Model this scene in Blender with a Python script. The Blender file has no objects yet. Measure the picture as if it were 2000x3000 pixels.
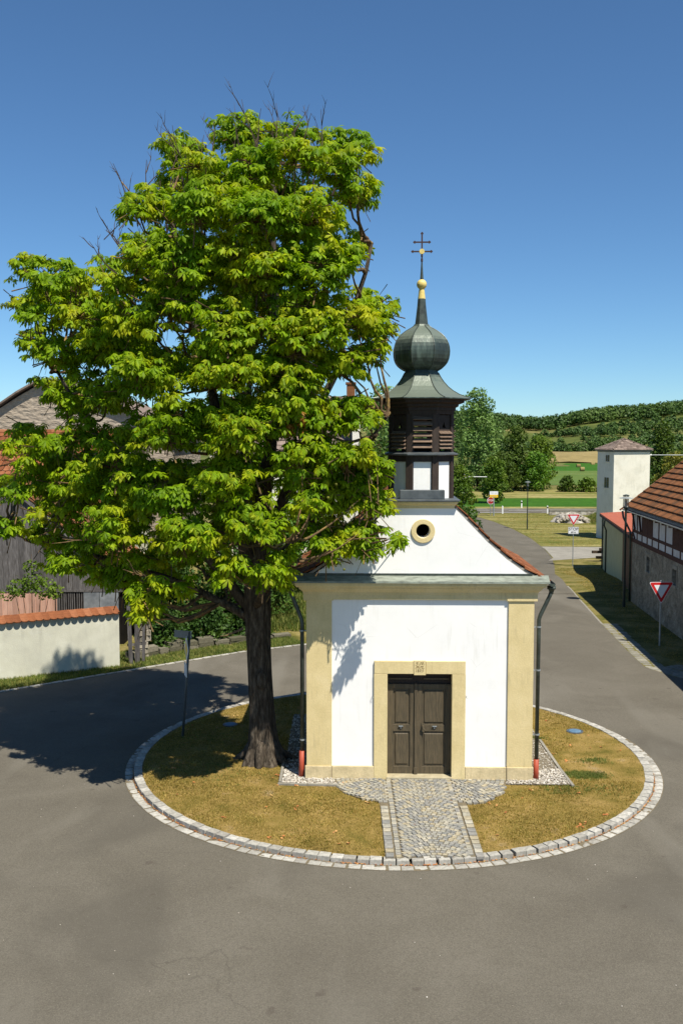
import bpy, bmesh, math, random
import numpy as np
from mathutils import Vector, Matrix, noise as mnoise
from mathutils.geometry import tessellate_polygon

random.seed(7)
RNG = np.random.default_rng(7)
scene = bpy.context.scene
COL = scene.collection
R = math.radians

# ------------------------------------------------------------------ camera, sky, sun, exposure
cam_data = bpy.data.cameras.new("camera")
cam = bpy.data.objects.new("camera", cam_data)
COL.objects.link(cam)
cam.location = (0, 0, 7.15)
cam.rotation_euler = (R(90 - 4.299), 0, 0)
cam_data.sensor_fit = 'VERTICAL'
cam_data.sensor_height = 36.0
cam_data.lens = 34.32
cam_data.clip_start = 0.1
cam_data.clip_end = 6000
scene.camera = cam

SUN_EL, SUN_AZ = 59.0, 144.4            # azimuth clockwise from +Y
world = bpy.data.worlds.new("World")
scene.world = world
world.use_nodes = True
wn = world.node_tree
sky = wn.nodes.new('ShaderNodeTexSky')
sky.sky_type = 'NISHITA'
sky.sun_disc = False
sky.sun_elevation = R(SUN_EL)
sky.sun_rotation = R(SUN_AZ)
sky.altitude = 0
sky.air_density = 0.8
sky.dust_density = 0.0
sky.ozone_density = 6.0
bg = wn.nodes['Background']
bg.inputs['Strength'].default_value = 0.083
sky_wb = wn.nodes.new('ShaderNodeMixRGB')              # the camera's white balance on the sky
sky_wb.blend_type = 'MULTIPLY'
sky_wb.inputs['Fac'].default_value = 1
sky_wb.inputs['Color2'].default_value = (.79, 1.0, 1.07, 1)
wn.links.new(sky.outputs[0], sky_wb.inputs['Color1'])
wn.links.new(sky_wb.outputs[0], bg.inputs['Color'])

sun_data = bpy.data.lights.new("sun", 'SUN')
sun_data.energy = 5.0
sun_data.angle = R(0.53)
sun_data.color = (1.0, 0.94, 0.83)
sun = bpy.data.objects.new("sun", sun_data)
COL.objects.link(sun)
sd = Vector((math.sin(R(SUN_AZ)) * math.cos(R(SUN_EL)), math.cos(R(SUN_AZ)) * math.cos(R(SUN_EL)), math.sin(R(SUN_EL))))
sun.rotation_euler = (-sd).to_track_quat('-Z', 'Y').to_euler()
sun.location = (20, -30, 50)

scene.view_settings.view_transform = 'Standard'
scene.view_settings.look = 'None'
scene.view_settings.exposure = 0.45
scene.view_settings.gamma = 1.0
scene.view_settings.use_curve_mapping = False
scene.cycles.max_bounces = 6
scene.cycles.diffuse_bounces = 3
scene.cycles.transmission_bounces = 4
scene.cycles.transparent_max_bounces = 6
scene.cycles.caustics_reflective = False
scene.cycles.caustics_refractive = False

# ------------------------------------------------------------------ materials
def mat(name, cols, nscale=4.0, detail=6.0, rough=0.85, rnd=0.0, bump=None, stretch=None,
        metal=0.0, spec=0.3, by_random=False, grain=None, trans=0.0, distort=0.0, upface_tint=None):
    """cols: list of (position, rgb). Ramp driven by noise, or by a per-piece random number."""
    m = bpy.data.materials.new(name)
    m.use_nodes = True
    nt = m.node_tree
    N, L = nt.nodes, nt.links
    b = N['Principled BSDF']
    b.inputs['Roughness'].default_value = rough
    b.inputs['Metallic'].default_value = metal
    b.inputs['Specular IOR Level'].default_value = .1 if rough >= .85 else spec
    tc = N.new('ShaderNodeTexCoord')
    mp = N.new('ShaderNodeMapping')
    if stretch: mp.inputs['Scale'].default_value = stretch
    L.new(tc.outputs['Object'], mp.inputs['Vector'])
    vec = mp.outputs['Vector']
    nz = N.new('ShaderNodeTexNoise')
    nz.inputs['Scale'].default_value = nscale
    nz.inputs['Detail'].default_value = detail
    nz.inputs['Roughness'].default_value = 0.62
    nz.inputs['Distortion'].default_value = distort
    L.new(vec, nz.inputs['Vector'])
    rf = None
    if rnd or by_random:
        oi = N.new('ShaderNodeObjectInfo')
        ge = N.new('ShaderNodeNewGeometry')
        ad = N.new('ShaderNodeMath'); ad.operation = 'ADD'
        L.new(oi.outputs['Random'], ad.inputs[0]); L.new(ge.outputs['Random Per Island'], ad.inputs[1])
        fr = N.new('ShaderNodeMath'); fr.operation = 'FRACT'
        L.new(ad.outputs[0], fr.inputs[0]); rf = fr.outputs[0]
    ramp = N.new('ShaderNodeValToRGB')
    cr = ramp.color_ramp
    while len(cr.elements) < len(cols): cr.elements.new(0.5)
    for e, (p, c) in zip(cr.elements, cols):
        e.position = p; e.color = (c[0], c[1], c[2], 1)
    L.new(rf if by_random else nz.outputs['Fac'], ramp.inputs['Fac'])
    col = ramp.outputs['Color']
    def value(col, src, lo, hi, a=0.0, c=1.0):
        mr = N.new('ShaderNodeMapRange')
        mr.inputs['From Min'].default_value = a; mr.inputs['From Max'].default_value = c
        mr.inputs['To Min'].default_value = lo; mr.inputs['To Max'].default_value = hi
        L.new(src, mr.inputs['Value'])
        hs = N.new('ShaderNodeHueSaturation')
        L.new(mr.outputs[0], hs.inputs['Value']); L.new(col, hs.inputs['Color'])
        return hs.outputs['Color']
    if rnd and not by_random: col = value(col, rf, 1 - rnd, 1 + rnd)
    if by_random: col = value(col, nz.outputs['Fac'], 0.75, 1.25, 0.3, 0.7)
    if grain:
        g = N.new('ShaderNodeTexNoise'); g.inputs['Scale'].default_value = grain[0]; g.inputs['Detail'].default_value = 3
        L.new(tc.outputs['Object'], g.inputs['Vector'])
        col = value(col, g.outputs['Fac'], 1 - grain[1], 1 + grain[1], 0.3, 0.7)
    if upface_tint:                                     # paler grey-green, broken by noise, on faces that look up
        ge2 = N.new('ShaderNodeNewGeometry'); sx = N.new('ShaderNodeSeparateXYZ'); L.new(ge2.outputs['Normal'], sx.inputs[0])
        pn = N.new('ShaderNodeTexNoise'); pn.inputs['Scale'].default_value = 9; pn.inputs['Detail'].default_value = 6; L.new(tc.outputs['Object'], pn.inputs['Vector'])
        pa = N.new('ShaderNodeMath'); pa.operation = 'MULTIPLY_ADD'; pa.inputs[1].default_value = .45; L.new(pn.outputs['Fac'], pa.inputs[0]); L.new(sx.outputs['Z'], pa.inputs[2])
        pm = N.new('ShaderNodeMapRange'); pm.inputs['From Min'].default_value = .55; pm.inputs['From Max'].default_value = .85; L.new(pa.outputs[0], pm.inputs['Value'])
        mxp = N.new('ShaderNodeMixRGB'); mxp.inputs['Color2'].default_value = (*upface_tint, 1); L.new(pm.outputs[0], mxp.inputs['Fac']); L.new(col, mxp.inputs['Color1']); col = mxp.outputs[0]
    L.new(col, b.inputs['Base Color'])
    if bump:
        bn = N.new('ShaderNodeTexNoise'); bn.inputs['Scale'].default_value = bump[0]; bn.inputs['Detail'].default_value = 5
        L.new(vec, bn.inputs['Vector'])
        bp = N.new('ShaderNodeBump'); bp.inputs['Strength'].default_value = 1.0
        bp.inputs['Distance'].default_value = bump[1]
        L.new(bn.outputs['Fac'], bp.inputs['Height']); L.new(bp.outputs['Normal'], b.inputs['Normal'])
    if trans:
        tr = N.new('ShaderNodeBsdfTranslucent')
        hs = N.new('ShaderNodeHueSaturation'); hs.inputs['Saturation'].default_value = 1.15; hs.inputs['Value'].default_value = 1.5
        L.new(col, hs.inputs['Color']); L.new(hs.outputs['Color'], tr.inputs['Color'])
        mx = N.new('ShaderNodeMixShader'); mx.inputs[0].default_value = trans
        L.new(b.outputs[0], mx.inputs[1]); L.new(tr.outputs[0], mx.inputs[2])
        L.new(mx.outputs[0], N['Material Output'].inputs['Surface'])
    m['_col'] = 1
    return m

M = {}
M['asphalt'] = mat('asphalt', [(0.25, (.112, .100, .078)), (0.5, (.130, .117, .092)), (0.75, (.155, .140, .112))], 0.45, 8, 0.9, bump=(160, .004), grain=(55, .22), distort=0.6)
M['ground'] = mat('dry_meadow', [(0.3, (.07, .085, .02)), (0.5, (.15, .135, .04)), (0.68, (.24, .20, .08))], 0.5, 9, 0.95, bump=(20, .02), grain=(9, .25))
M['lawn'] = mat('dry_lawn', [(0.3, (.11, .092, .018)), (0.45, (.195, .140, .036)), (0.6, (.27, .185, .060)), (0.72, (.28, .21, .11))], 1.6, 9, 0.95, bump=(40, .02), grain=(38, .3))
M['blades'] = mat('dry_grass_blades', [(0.0, (.085, .10, .010)), (0.25, (.215, .17, .036)), (0.6, (.355, .255, .072)), (1.0, (.48, .36, .13))], 1.2, 4, 0.85, by_random=True, trans=.25)
M['blades_green'] = mat('green_grass_blades', [(0.0, (.05, .09, .015)), (0.5, (.12, .17, .03)), (1.0, (.30, .28, .08))], 1.2, 4, 0.8, by_random=True, trans=.3)
M['granite'] = mat('granite', [(0.0, (.29, .275, .24)), (0.5, (.37, .355, .31)), (1.0, (.45, .43, .38))], 14, 6, 0.85, by_random=True, bump=(60, .004))
M['sett'] = mat('sett_stone', [(0.0, (.20, .20, .185)), (0.3, (.26, .25, .225)), (0.6, (.31, .295, .24)), (0.8, (.34, .29, .19)), (1.0, (.40, .375, .305))], 20, 5, 0.85, by_random=True, bump=(70, .003))
M['joint'] = mat('sandy_joint', [(0.3, (.12, .105, .075)), (0.6, (.19, .155, .10))], 12, 6, 0.95, bump=(90, .004))
M['gravel_bed'] = mat('gravel_bed_soil', [(0.3, (.14, .12, .085)), (0.7, (.20, .17, .12))], 20, 6, 0.95)
M['pebble'] = mat('pebbles', [(0.0, (.24, .20, .15)), (0.4, (.42, .38, .31)), (1.0, (.66, .62, .55))], 9, 3, 0.7, by_random=True)
M['plaster'] = mat('white_plaster', [(0.3, (.86, .85, .82)), (0.7, (.92, .91, .88))], 1.6, 8, 0.9, bump=(14, .0015))
M['plaster_old'] = mat('weathered_white_plaster', [(0.25, (.62, .59, .48)), (0.5, (.76, .73, .62)), (0.75, (.80, .77, .66))], 1.1, 8, 0.9, bump=(18, .01), grain=(25, .06))
M['wall_render'] = mat('cement_render', [(0.3, (.50, .49, .40)), (0.5, (.57, .56, .45)), (0.72, (.66, .65, .54))], 1.3, 7, 0.95, bump=(40, .006))
M['sandstone'] = mat('painted_sandstone', [(0.3, (.62, .50, .25)), (0.55, (.70, .57, .30)), (0.75, (.74, .61, .345))], 2.2, 8, 0.85, bump=(35, .004), grain=(30, .05))
M['sandstone_low'] = mat('plinth_sandstone', [(0.3, (.50, .41, .24)), (0.6, (.66, .54, .32))], 3, 8, 0.9, bump=(30, .006), grain=(20, .08))
M['threshold'] = mat('threshold_stone', [(0.3, (.33, .28, .18)), (0.7, (.48, .42, .28))], 6, 8, 0.9, bump=(40, .005))
M['door'] = mat('old_door_wood', [(0.3, (.060, .048, .030)), (0.5, (.095, .075, .045)), (0.72, (.14, .105, .062))], 5, 8, 0.6, stretch=(7, 7, .7), bump=(30, .004), spec=.35)
M['beam'] = mat('dark_timber', [(0.3, (.028, .020, .016)), (0.7, (.06, .042, .032))], 6, 8, 0.75, stretch=(5, 5, 1), bump=(20, .004))
M['slat'] = mat('weathered_slat_wood', [(0.3, (.11, .07, .045)), (0.7, (.24, .17, .12))], 6, 8, 0.8, stretch=(1, 5, 5), rnd=.2)
M['copper'] = mat('green_copper', [(0.3, (.022, .030, .026)), (0.5, (.045, .062, .052)), (0.64, (.095, .13, .105)), (0.8, (.17, .22, .18))], 2.6, 8, 0.42, metal=.2, stretch=(2.2, 2.2, .5), bump=(6, .006), spec=.5, upface_tint=(.155, .185, .145))
M['copper_flash'] = mat('verdigris_sheet', [(0.3, (.12, .13, .105)), (0.6, (.27, .30, .245))], 5, 8, 0.5, stretch=(1, 3, 3), spec=.5)
M['copper_dark'] = mat('dark_copper', [(0.3, (.035, .040, .034)), (0.7, (.085, .105, .085))], 7, 6, 0.45, metal=.3, spec=.5)
M['lead'] = mat('lead_sheet', [(0.3, (.07, .08, .085)), (0.7, (.14, .155, .16))], 5, 6, 0.5, metal=.3, spec=.5)
M['gold'] = mat('yellow_gilding', [(0.3, (.62, .46, .12)), (0.7, (.78, .62, .22))], 14, 6, 0.5, spec=.5)
M['red_pipe'] = mat('red_brown_pipe_paint', [(0.3, (.34, .06, .03)), (0.7, (.42, .085, .045))], 6, 4, 0.5)
M['iron'] = mat('brown_iron', [(0.3, (.04, .022, .02)), (0.7, (.075, .04, .035))], 20, 4, 0.6)
M['tile_red'] = mat('red_clay_tile', [(0.0, (.16, .058, .026)), (0.5, (.235, .085, .036)), (1.0, (.30, .125, .06))], 12, 6, 0.85, by_random=True, bump=(40, .003))
M['tile_brown'] = mat('weathered_clay_tile', [(0.0, (.115, .065, .035)), (0.3, (.165, .075, .034)), (0.65, (.22, .088, .036)), (1.0, (.26, .115, .05))], 5, 7, 0.9, by_random=True, bump=(30, .006))
M['tile_grey'] = mat('grey_brown_tile', [(0.0, (.13, .10, .08)), (0.5, (.19, .145, .12)), (1.0, (.27, .21, .17))], 9, 6, 0.9, by_random=True)
M['mortar'] = mat('mortar', [(0.3, (.24, .22, .19)), (0.7, (.36, .33, .29))], 12, 6, 0.95, bump=(40, .006))
M['plank_grey'] = mat('grey_weathered_planks', [(0.3, (.065, .058, .054)), (0.5, (.115, .106, .102)), (0.7, (.20, .185, .18))], 6, 8, 0.85, stretch=(5, 5, .5), rnd=.22, bump=(20, .004))
M['plank_pink'] = mat('pinkish_boards', [(0.3, (.42, .23, .17)), (0.7, (.58, .36, .27))], 4, 7, 0.85, stretch=(4, 4, .5), rnd=.15)
M['sheet_metal'] = mat('tarnished_sheet', [(0.3, (.12, .13, .14)), (0.7, (.27, .28, .29))], 2.5, 7, 0.6, rnd=.1)
M['bark'] = mat('chestnut_bark', [(0.3, (.030, .024, .018)), (0.5, (.072, .058, .043)), (0.72, (.17, .14, .105))], 7, 9, 0.95, stretch=(2.5, 2.5, .6), bump=(9, .05))
M['branch'] = mat('lichen_branch', [(0.3, (.07, .045, .03)), (0.52, (.16, .105, .055)), (0.66, (.32, .21, .07))], 6, 7, 0.95, bump=(30, .01))
M['dead_twig'] = mat('dead_twig_bark', [(0.3, (.05, .035, .028)), (0.7, (.11, .08, .06))], 8, 4, 0.9)
M['rough_stone'] = mat('barn_rubble_masonry', [(0.25, (.15, .13, .10)), (0.5, (.29, .255, .20)), (0.75, (.45, .41, .33))], 2.6, 10, 0.95, bump=(7, .08), grain=(14, .3))
M['stone'] = mat('old_wall_stone', [(0.0, (.26, .23, .18)), (1.0, (.44, .40, .32))], 5, 8, 0.95, by_random=True, bump=(16, .02))
M['stone_shaded'] = mat('shaded_wall_stone', [(0.0, (.10, .095, .06)), (1.0, (.22, .20, .15))], 5, 8, 0.95, by_random=True, bump=(16, .02))  # wall stone with the shade it lies in put into its colour
M['infill'] = mat('whitewashed_infill', [(0.3, (.55, .53, .52)), (0.7, (.72, .70, .69))], 3, 7, 0.9, bump=(20, .006))
M['frame_beam'] = mat('oxblood_timber', [(0.3, (.050, .018, .014)), (0.7, (.095, .035, .026))], 6, 7, 0.8)
M['cream'] = mat('cream_shed_render', [(0.3, (.50, .47, .28)), (0.7, (.60, .57, .36))], 2, 6, 0.9, bump=(20, .004))
M['red_roof'] = mat('red_sheet_roof', [(0.3, (.36, .095, .045)), (0.7, (.44, .13, .065))], 1.5, 6, 0.7)
M['brown_door'] = mat('brown_boards', [(0.3, (.09, .035, .016)), (0.7, (.16, .065, .03))], 4, 7, 0.7, stretch=(4, 4, .6))
M['window_glass'] = mat('dark_glass', [(0.3, (.02, .025, .03)), (0.7, (.04, .05, .055))], 3, 2, 0.12, spec=.6)
M['void'] = mat('dark_interior', [(0.3, (.008, .007, .006)), (0.7, (.014, .012, .01))], 3, 2, 0.9)
M['zinc'] = mat('pale_zinc_gutter', [(0.3, (.45, .48, .50)), (0.7, (.60, .63, .65))], 6, 4, 0.5, spec=.5)
M['lamp_metal'] = mat('green_black_lamp_paint', [(0.3, (.012, .022, .018)), (0.7, (.022, .035, .028))], 6, 3, 0.4, spec=.5)
M['lamp_disc'] = mat('pale_lamp_disc', [(0.3, (.25, .28, .28)), (0.7, (.35, .38, .38))], 6, 3, 0.5)
M['lamp_inside'] = mat('lamp_bulb', [(0.3, (.55, .45, .32)), (0.7, (.65, .55, .4))], 6, 3, 0.5)
M['galv'] = mat('galvanised_steel', [(0.3, (.26, .29, .30)), (0.7, (.40, .43, .44))], 12, 4, 0.45, metal=.4, spec=.5)
M['sign_white'] = mat('sign_white', [(0.3, (.74, .76, .78)), (0.7, (.80, .82, .84))], 3, 2, 0.4)
M['sign_red'] = mat('sign_red', [(0.3, (.55, .02, .02)), (0.7, (.60, .03, .03))], 3, 2, 0.4)
M['sign_darkred'] = mat('sign_dark_red', [(0.3, (.30, .02, .02)), (0.7, (.36, .03, .03))], 3, 2, 0.4)
M['sign_yellow'] = mat('sign_yellow', [(0.3, (.80, .50, .02)), (0.7, (.84, .54, .03))], 3, 2, 0.4)
M['sign_black'] = mat('sign_black', [(0.3, (.02, .02, .02)), (0.7, (.03, .03, .03))], 3, 2, 0.5)
M['sign_back'] = mat('sign_grey', [(0.3, (.22, .23, .23)), (0.7, (.28, .29, .29))], 3, 2, 0.5)
M['carving'] = mat('carved_letters', [(0.3, (.13, .08, .03)), (0.7, (.17, .105, .04))], 9, 3, 0.9)
M['post_white'] = mat('white_plastic', [(0.3, (.78, .78, .76)), (0.7, (.82, .82, .8))], 3, 2, 0.5)
M['paint'] = mat('road_paint', [(0.3, (.45, .45, .43)), (0.7, (.6, .6, .58))], 5, 6, 0.7)
M['concrete'] = mat('pale_concrete', [(0.3, (.22, .205, .17)), (0.7, (.30, .28, .235))], 1.5, 8, 0.9, grain=(12, .1))
M['paver'] = mat('concrete_paver', [(0.0, (.19, .18, .145)), (1.0, (.28, .265, .215))], 8, 6, 0.9, by_random=True)
M['verge'] = mat('verge_grass', [(0.28, (.055, .070, .012)), (0.45, (.135, .12, .030)), (0.65, (.24, .195, .075))], 0.9, 10, 0.95, bump=(30, .02), grain=(16, .3))
M['mown'] = mat('mown_meadow', [(0.34, (.085, .105, .018)), (0.5, (.165, .155, .042)), (0.64, (.26, .225, .085))], 0.35, 9, 0.95, stretch=(.5, 2.2, 1), grain=(3, .3))
M['green_field'] = mat('green_field', [(0.3, (.025, .085, .006)), (0.7, (.05, .135, .012))], 0.3, 9, 0.95, stretch=(.6, 2, 1), grain=(2, .25))
M['straw_field'] = mat('straw_field', [(0.36, (.10, .125, .022)), (0.5, (.20, .185, .055)), (0.64, (.30, .26, .105))], 0.18, 9, 0.95, stretch=(.4, 1.8, 1), grain=(1.5, .3))
M['pale_field'] = mat('pale_green_field', [(0.3, (.07, .125, .022)), (0.7, (.13, .17, .045))], 0.05, 9, 0.95, stretch=(.6, 1.6, 1), grain=(.5, .15))
M['tan_field'] = mat('tan_stubble_field', [(0.3, (.20, .155, .06)), (0.7, (.30, .235, .10))], 0.05, 9, 0.95, grain=(.5, .15))
M['hill'] = mat('hill_grass', [(0.35, (.055, .085, .016)), (0.5, (.10, .12, .028)), (0.65, (.23, .185, .075))], 0.018, 9, 0.95, grain=(.1, .25))
M['culvert'] = mat('mossy_rubble', [(0.3, (.16, .14, .11)), (0.5, (.32, .29, .24)), (0.7, (.58, .55, .48))], 2.2, 9, 0.95, bump=(3, .1))
M['cover_blue'] = mat('blue_cover_paint', [(0.3, (.07, .14, .22)), (0.7, (.13, .22, .31))], 12, 4, 0.6)
M['dry_leaf'] = mat('dry_fallen_leaf', [(0.0, (.30, .10, .03)), (0.5, (.45, .17, .05)), (1.0, (.50, .33, .12))], 3, 2, 0.8, by_random=True)
M['timber_pile'] = mat('dark_old_timber', [(0.3, (.05, .035, .025)), (0.7, (.10, .075, .055))], 4, 5, 0.9, rnd=.3)
M['rough_render'] = mat('brown_rough_render', [(0.3, (.30, .245, .185)), (0.5, (.36, .30, .23)), (0.7, (.42, .35, .27))], 1.5, 8, 0.95, bump=(2.5, .12), stretch=(1, 1, 2.4), grain=(6, .12))

def wear(m, kind):
    nt = m.node_tree; N, L = nt.nodes, nt.links; b = N['Principled BSDF']; src = b.inputs['Base Color'].links[0].from_socket
    tc = N.new('ShaderNodeTexCoord'); col = src
    def layer(fac, color, blend='MIX'):
        nonlocal col
        mx = N.new('ShaderNodeMixRGB'); mx.blend_type = blend; mx.inputs['Color2'].default_value = (*color, 1); L.new(fac, mx.inputs['Fac']); L.new(col, mx.inputs['Color1']); col = mx.outputs[0]
    def ranged(sock, a, c, lo, hi):
        mr = N.new('ShaderNodeMapRange'); mr.inputs['From Min'].default_value = a; mr.inputs['From Max'].default_value = c; mr.inputs['To Min'].default_value = lo; mr.inputs['To Max'].default_value = hi; L.new(sock, mr.inputs['Value']); return mr.outputs[0]
    def noise(scale, detail=4, stretch=None, dist=0):
        n = N.new('ShaderNodeTexNoise'); n.inputs['Scale'].default_value = scale; n.inputs['Detail'].default_value = detail; n.inputs['Distortion'].default_value = dist
        mp = N.new('ShaderNodeMapping'); L.new(tc.outputs['Object'], mp.inputs['Vector']); L.new(mp.outputs[0], n.inputs['Vector'])
        if stretch: mp.inputs['Scale'].default_value = stretch
        return n.outputs['Fac']
    def mul(a, b_):
        q = N.new('ShaderNodeMath'); q.operation = 'MULTIPLY'; L.new(a, q.inputs[0]); L.new(b_, q.inputs[1]); return q.outputs[0]
    if kind == 'asphalt':
        layer(ranged(noise(.22, 5, None, 1.2), .52, .66, 0, .6), (.092, .083, .066))          # darker patches
        layer(ranged(noise(.35, 5, (1, .3, 1), .8), .54, .68, 0, .6), (.180, .166, .136))         # worn pale lanes
        layer(ranged(noise(2.6, 3), .68, .74, 0, .5), (.075, .062, .05))                         # oil and damp spots
        vo = N.new('ShaderNodeTexVoronoi'); vo.feature = 'DISTANCE_TO_EDGE'; vo.inputs['Scale'].default_value = .28
        wv = N.new('ShaderNodeMixRGB'); wv.blend_type = 'ADD'; wv.inputs['Fac'].default_value = .55
        nn = N.new('ShaderNodeTexNoise'); nn.inputs['Scale'].default_value = 1.3; nn.inputs['Detail'].default_value = 5; L.new(tc.outputs['Object'], nn.inputs['Vector'])
        L.new(tc.outputs['Object'], wv.inputs['Color1']); L.new(nn.outputs['Color'], wv.inputs['Color2']); L.new(wv.outputs[0], vo.inputs['Vector'])
        crack = ranged(vo.outputs['Distance'], .0, .003, .32, 0); gate = ranged(noise(.3, 2), .50, .58, 0, 1)
        layer(mul(crack, gate), (.045, .04, .032))
        gr = N.new('ShaderNodeTexNoise'); gr.inputs['Scale'].default_value = 85; gr.inputs['Detail'].default_value = 2; L.new(tc.outputs['Object'], gr.inputs['Vector'])
        layer(ranged(gr.outputs['Fac'], .66, .74, 0, .6), (.34, .32, .27))                       # pale chippings
    if kind == 'plaster':
        layer(mul(ranged(noise(5, 5, (3, 3, .28)), .54, .72, 0, .30), ranged(noise(.9, 3), .45, .6, 0, 1)), (.62, .60, .52))   # rain streaks
        layer(ranged(noise(1.4, 6, None, .5), .60, .75, 0, .25), (.74, .72, .66))
        vo = N.new('ShaderNodeTexVoronoi'); vo.feature = 'DISTANCE_TO_EDGE'; vo.inputs['Scale'].default_value = .9
        L.new(tc.outputs['Object'], vo.inputs['Vector'])
        layer(mul(ranged(vo.outputs['Distance'], 0, .003, .35, 0), ranged(noise(1.1, 2), .55, .6, 0, 1)), (.45, .43, .38))
    if kind == 'stone':
        layer(mul(ranged(noise(7, 5, (3, 3, .3)), .52, .72, 0, .45), ranged(noise(1.3, 3), .42, .6, 0, 1)), (.40, .33, .19))
    if kind == 'render':
        layer(mul(ranged(noise(4, 6, (2, 2, .4)), .50, .68, 0, .55 if m is M['wall_render'] else .22), ranged(noise(.8, 3), .42, .58, 0, 1)), (.40, .39, .32))
        layer(ranged(noise(.9, 4), .56, .70, 0, .4), (.70, .69, .60))
    L.new(col, b.inputs['Base Color'])
wear(M['asphalt'], 'asphalt'); wear(M['plaster'], 'plaster'); wear(M['sandstone'], 'stone'); wear(M['sandstone_low'], 'stone'); wear(M['wall_render'], 'render'); wear(M['plaster_old'], 'render')

def leafmat(name, a, b, c, trans=.35, nscale=.6):
    return mat(name, [(0.32, a), (0.5, b), (0.66, c)], nscale, 3, 0.55, rnd=.30, trans=trans, spec=.2)
M['leaf'] = leafmat('chestnut_leaf', (.125, .240, .004), (.215, .325, .005), (.38, .40, .010), .44, 1.3)
M['leaf_brown'] = leafmat('withered_leaf', (.30, .12, .02), (.42, .18, .03), (.50, .26, .05), .3)
M['f_poplar'] = leafmat('poplar_foliage', (.095, .175, .050), (.145, .24, .060), (.20, .30, .08), .2, .3)
M['f_dark'] = leafmat('dark_foliage', (.045, .080, .012), (.068, .112, .015), (.10, .145, .025), .2, .3)
M['f_mid'] = leafmat('mid_foliage', (.065, .125, .012), (.105, .17, .016), (.165, .21, .03), .2, .3)
M['f_bright'] = leafmat('bright_foliage', (.075, .17, .018), (.105, .21, .022), (.15, .24, .03), .25, .3)
M['f_yellow'] = leafmat('yellow_green_foliage', (.10, .12, .02), (.16, .17, .025), (.24, .22, .04), .25, .5)
M['f_shade'] = leafmat('shrub_foliage', (.025, .060, .012), (.045, .095, .016), (.08, .14, .022), .25, .8)
M['f_forest'] = leafmat('forest_foliage', (.040, .080, .018), (.060, .110, .022), (.095, .15, .034), .1, .02)

# ------------------------------------------------------------------ mesh helpers
class MB:
    def __init__(s): s.v = []; s.f = []
    def add(s, vs, fs):
        o = len(s.v); s.v += [tuple(v) for v in vs]; s.f += [tuple(i + o for i in f) for f in fs]; return s
    def box(s, x0, x1, y0, y1, z0, z1, m=None):
        vs = [Vector((x, y, z)) for z in (z0, z1) for y in (y0, y1) for x in (x0, x1)]
        if m is not None: vs = [m @ v for v in vs]
        return s.add(vs, [(0, 2, 3, 1), (4, 5, 7, 6), (0, 1, 5, 4), (2, 6, 7, 3), (0, 4, 6, 2), (1, 3, 7, 5)])
    def bar(s, a, b, w, h, up=(0, 0, 1)):
        a, b = Vector(a), Vector(b); d = (b - a).normalized(); sx = d.cross(Vector(up))
        if sx.length < 1e-4: sx = Vector((1, 0, 0))
        sx.normalize(); sy = sx.cross(d)
        vs = [p + sx * (i * w / 2) + sy * (j * h / 2) for p in (a, b) for i, j in ((-1, -1), (1, -1), (1, 1), (-1, 1))]
        return s.add(vs, [(0, 3, 2, 1), (4, 5, 6, 7), (0, 1, 5, 4), (1, 2, 6, 5), (2, 3, 7, 6), (3, 0, 4, 7)])
    def tube(s, pts, rad, n=8, cap=True):
        pts = [Vector(p) for p in pts]
        if not hasattr(rad, '__len__'): rad = [rad] * len(pts)
        rings = []; ref = None
        for i, p in enumerate(pts):
            d = (pts[min(i + 1, len(pts) - 1)] - pts[max(i - 1, 0)]).normalized()
            if ref is None: ref = d.orthogonal().normalized()
            ref = (ref - d * ref.dot(d))
            ref = ref.normalized() if ref.length > 1e-5 else d.orthogonal().normalized()
            o = d.cross(ref)
            rings.append([p + (ref * math.cos(2 * math.pi * k / n) + o * math.sin(2 * math.pi * k / n)) * rad[i] for k in range(n)])
        vs = [v for r in rings for v in r]; fs = []
        for i in range(len(pts) - 1):
            for k in range(n):
                a, b = i * n + k, i * n + (k + 1) % n
                fs.append((a, b, b + n, a + n))
        if cap: fs.append(tuple(range(n))[::-1]); fs.append(tuple((len(pts) - 1) * n + k for k in range(n)))
        return s.add(vs, fs)
    def lathe(s, prof, n=8, cx=0, cy=0, phase=None, cap=True):
        """prof = (apothem, z); n-sided with a flat side to the front."""
        ph = math.pi / n if phase is None else phase
        k0 = 1 / math.cos(math.pi / n) if n <= 12 else 1
        vs = [(cx + r * k0 * math.sin(2 * math.pi * k / n + ph), cy - r * k0 * math.cos(2 * math.pi * k / n + ph), z) for r, z in prof for k in range(n)]
        fs = []
        for i in range(len(prof) - 1):
            for k in range(n):
                a, b = i * n + k, i * n + (k + 1) % n
                fs.append((a, b, b + n, a + n))
        if cap: fs.append(tuple(range(n))[::-1]); fs.append(tuple((len(prof) - 1) * n + k for k in range(n)))
        return s.add(vs, fs)
    def plate(s, poly, y0, y1, holes=()):
        """poly in (x, z), extruded in y from y0 (front) to y1."""
        loops = [poly] + list(holes)
        tri = tessellate_polygon([[Vector((x, z, 0)) for x, z in l] for l in loops])
        flat = [p for l in loops for p in l]; n = len(flat)
        vs = [(x, y0, z) for x, z in flat] + [(x, y1, z) for x, z in flat]
        fs = [t for t in tri] + [tuple(i + n for i in t[::-1]) for t in tri]; o = 0
        for l in loops:
            for i in range(len(l)): j = (i + 1) % len(l); fs.append((o + i, o + j, o + j + n, o + i + n))
            o += len(l)
        return s.add(vs, fs)
    def flat(s, poly, z):
        tri = tessellate_polygon([[Vector((p[0], p[1], 0)) for p in poly]])
        out = []
        for t in tri:
            a, b, c = (Vector(poly[i][:2]) for i in t)
            out.append(t if (b - a).cross(c - a) > 0 else t[::-1])
        return s.add([(p[0], p[1], z) for p in poly], out)

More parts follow.
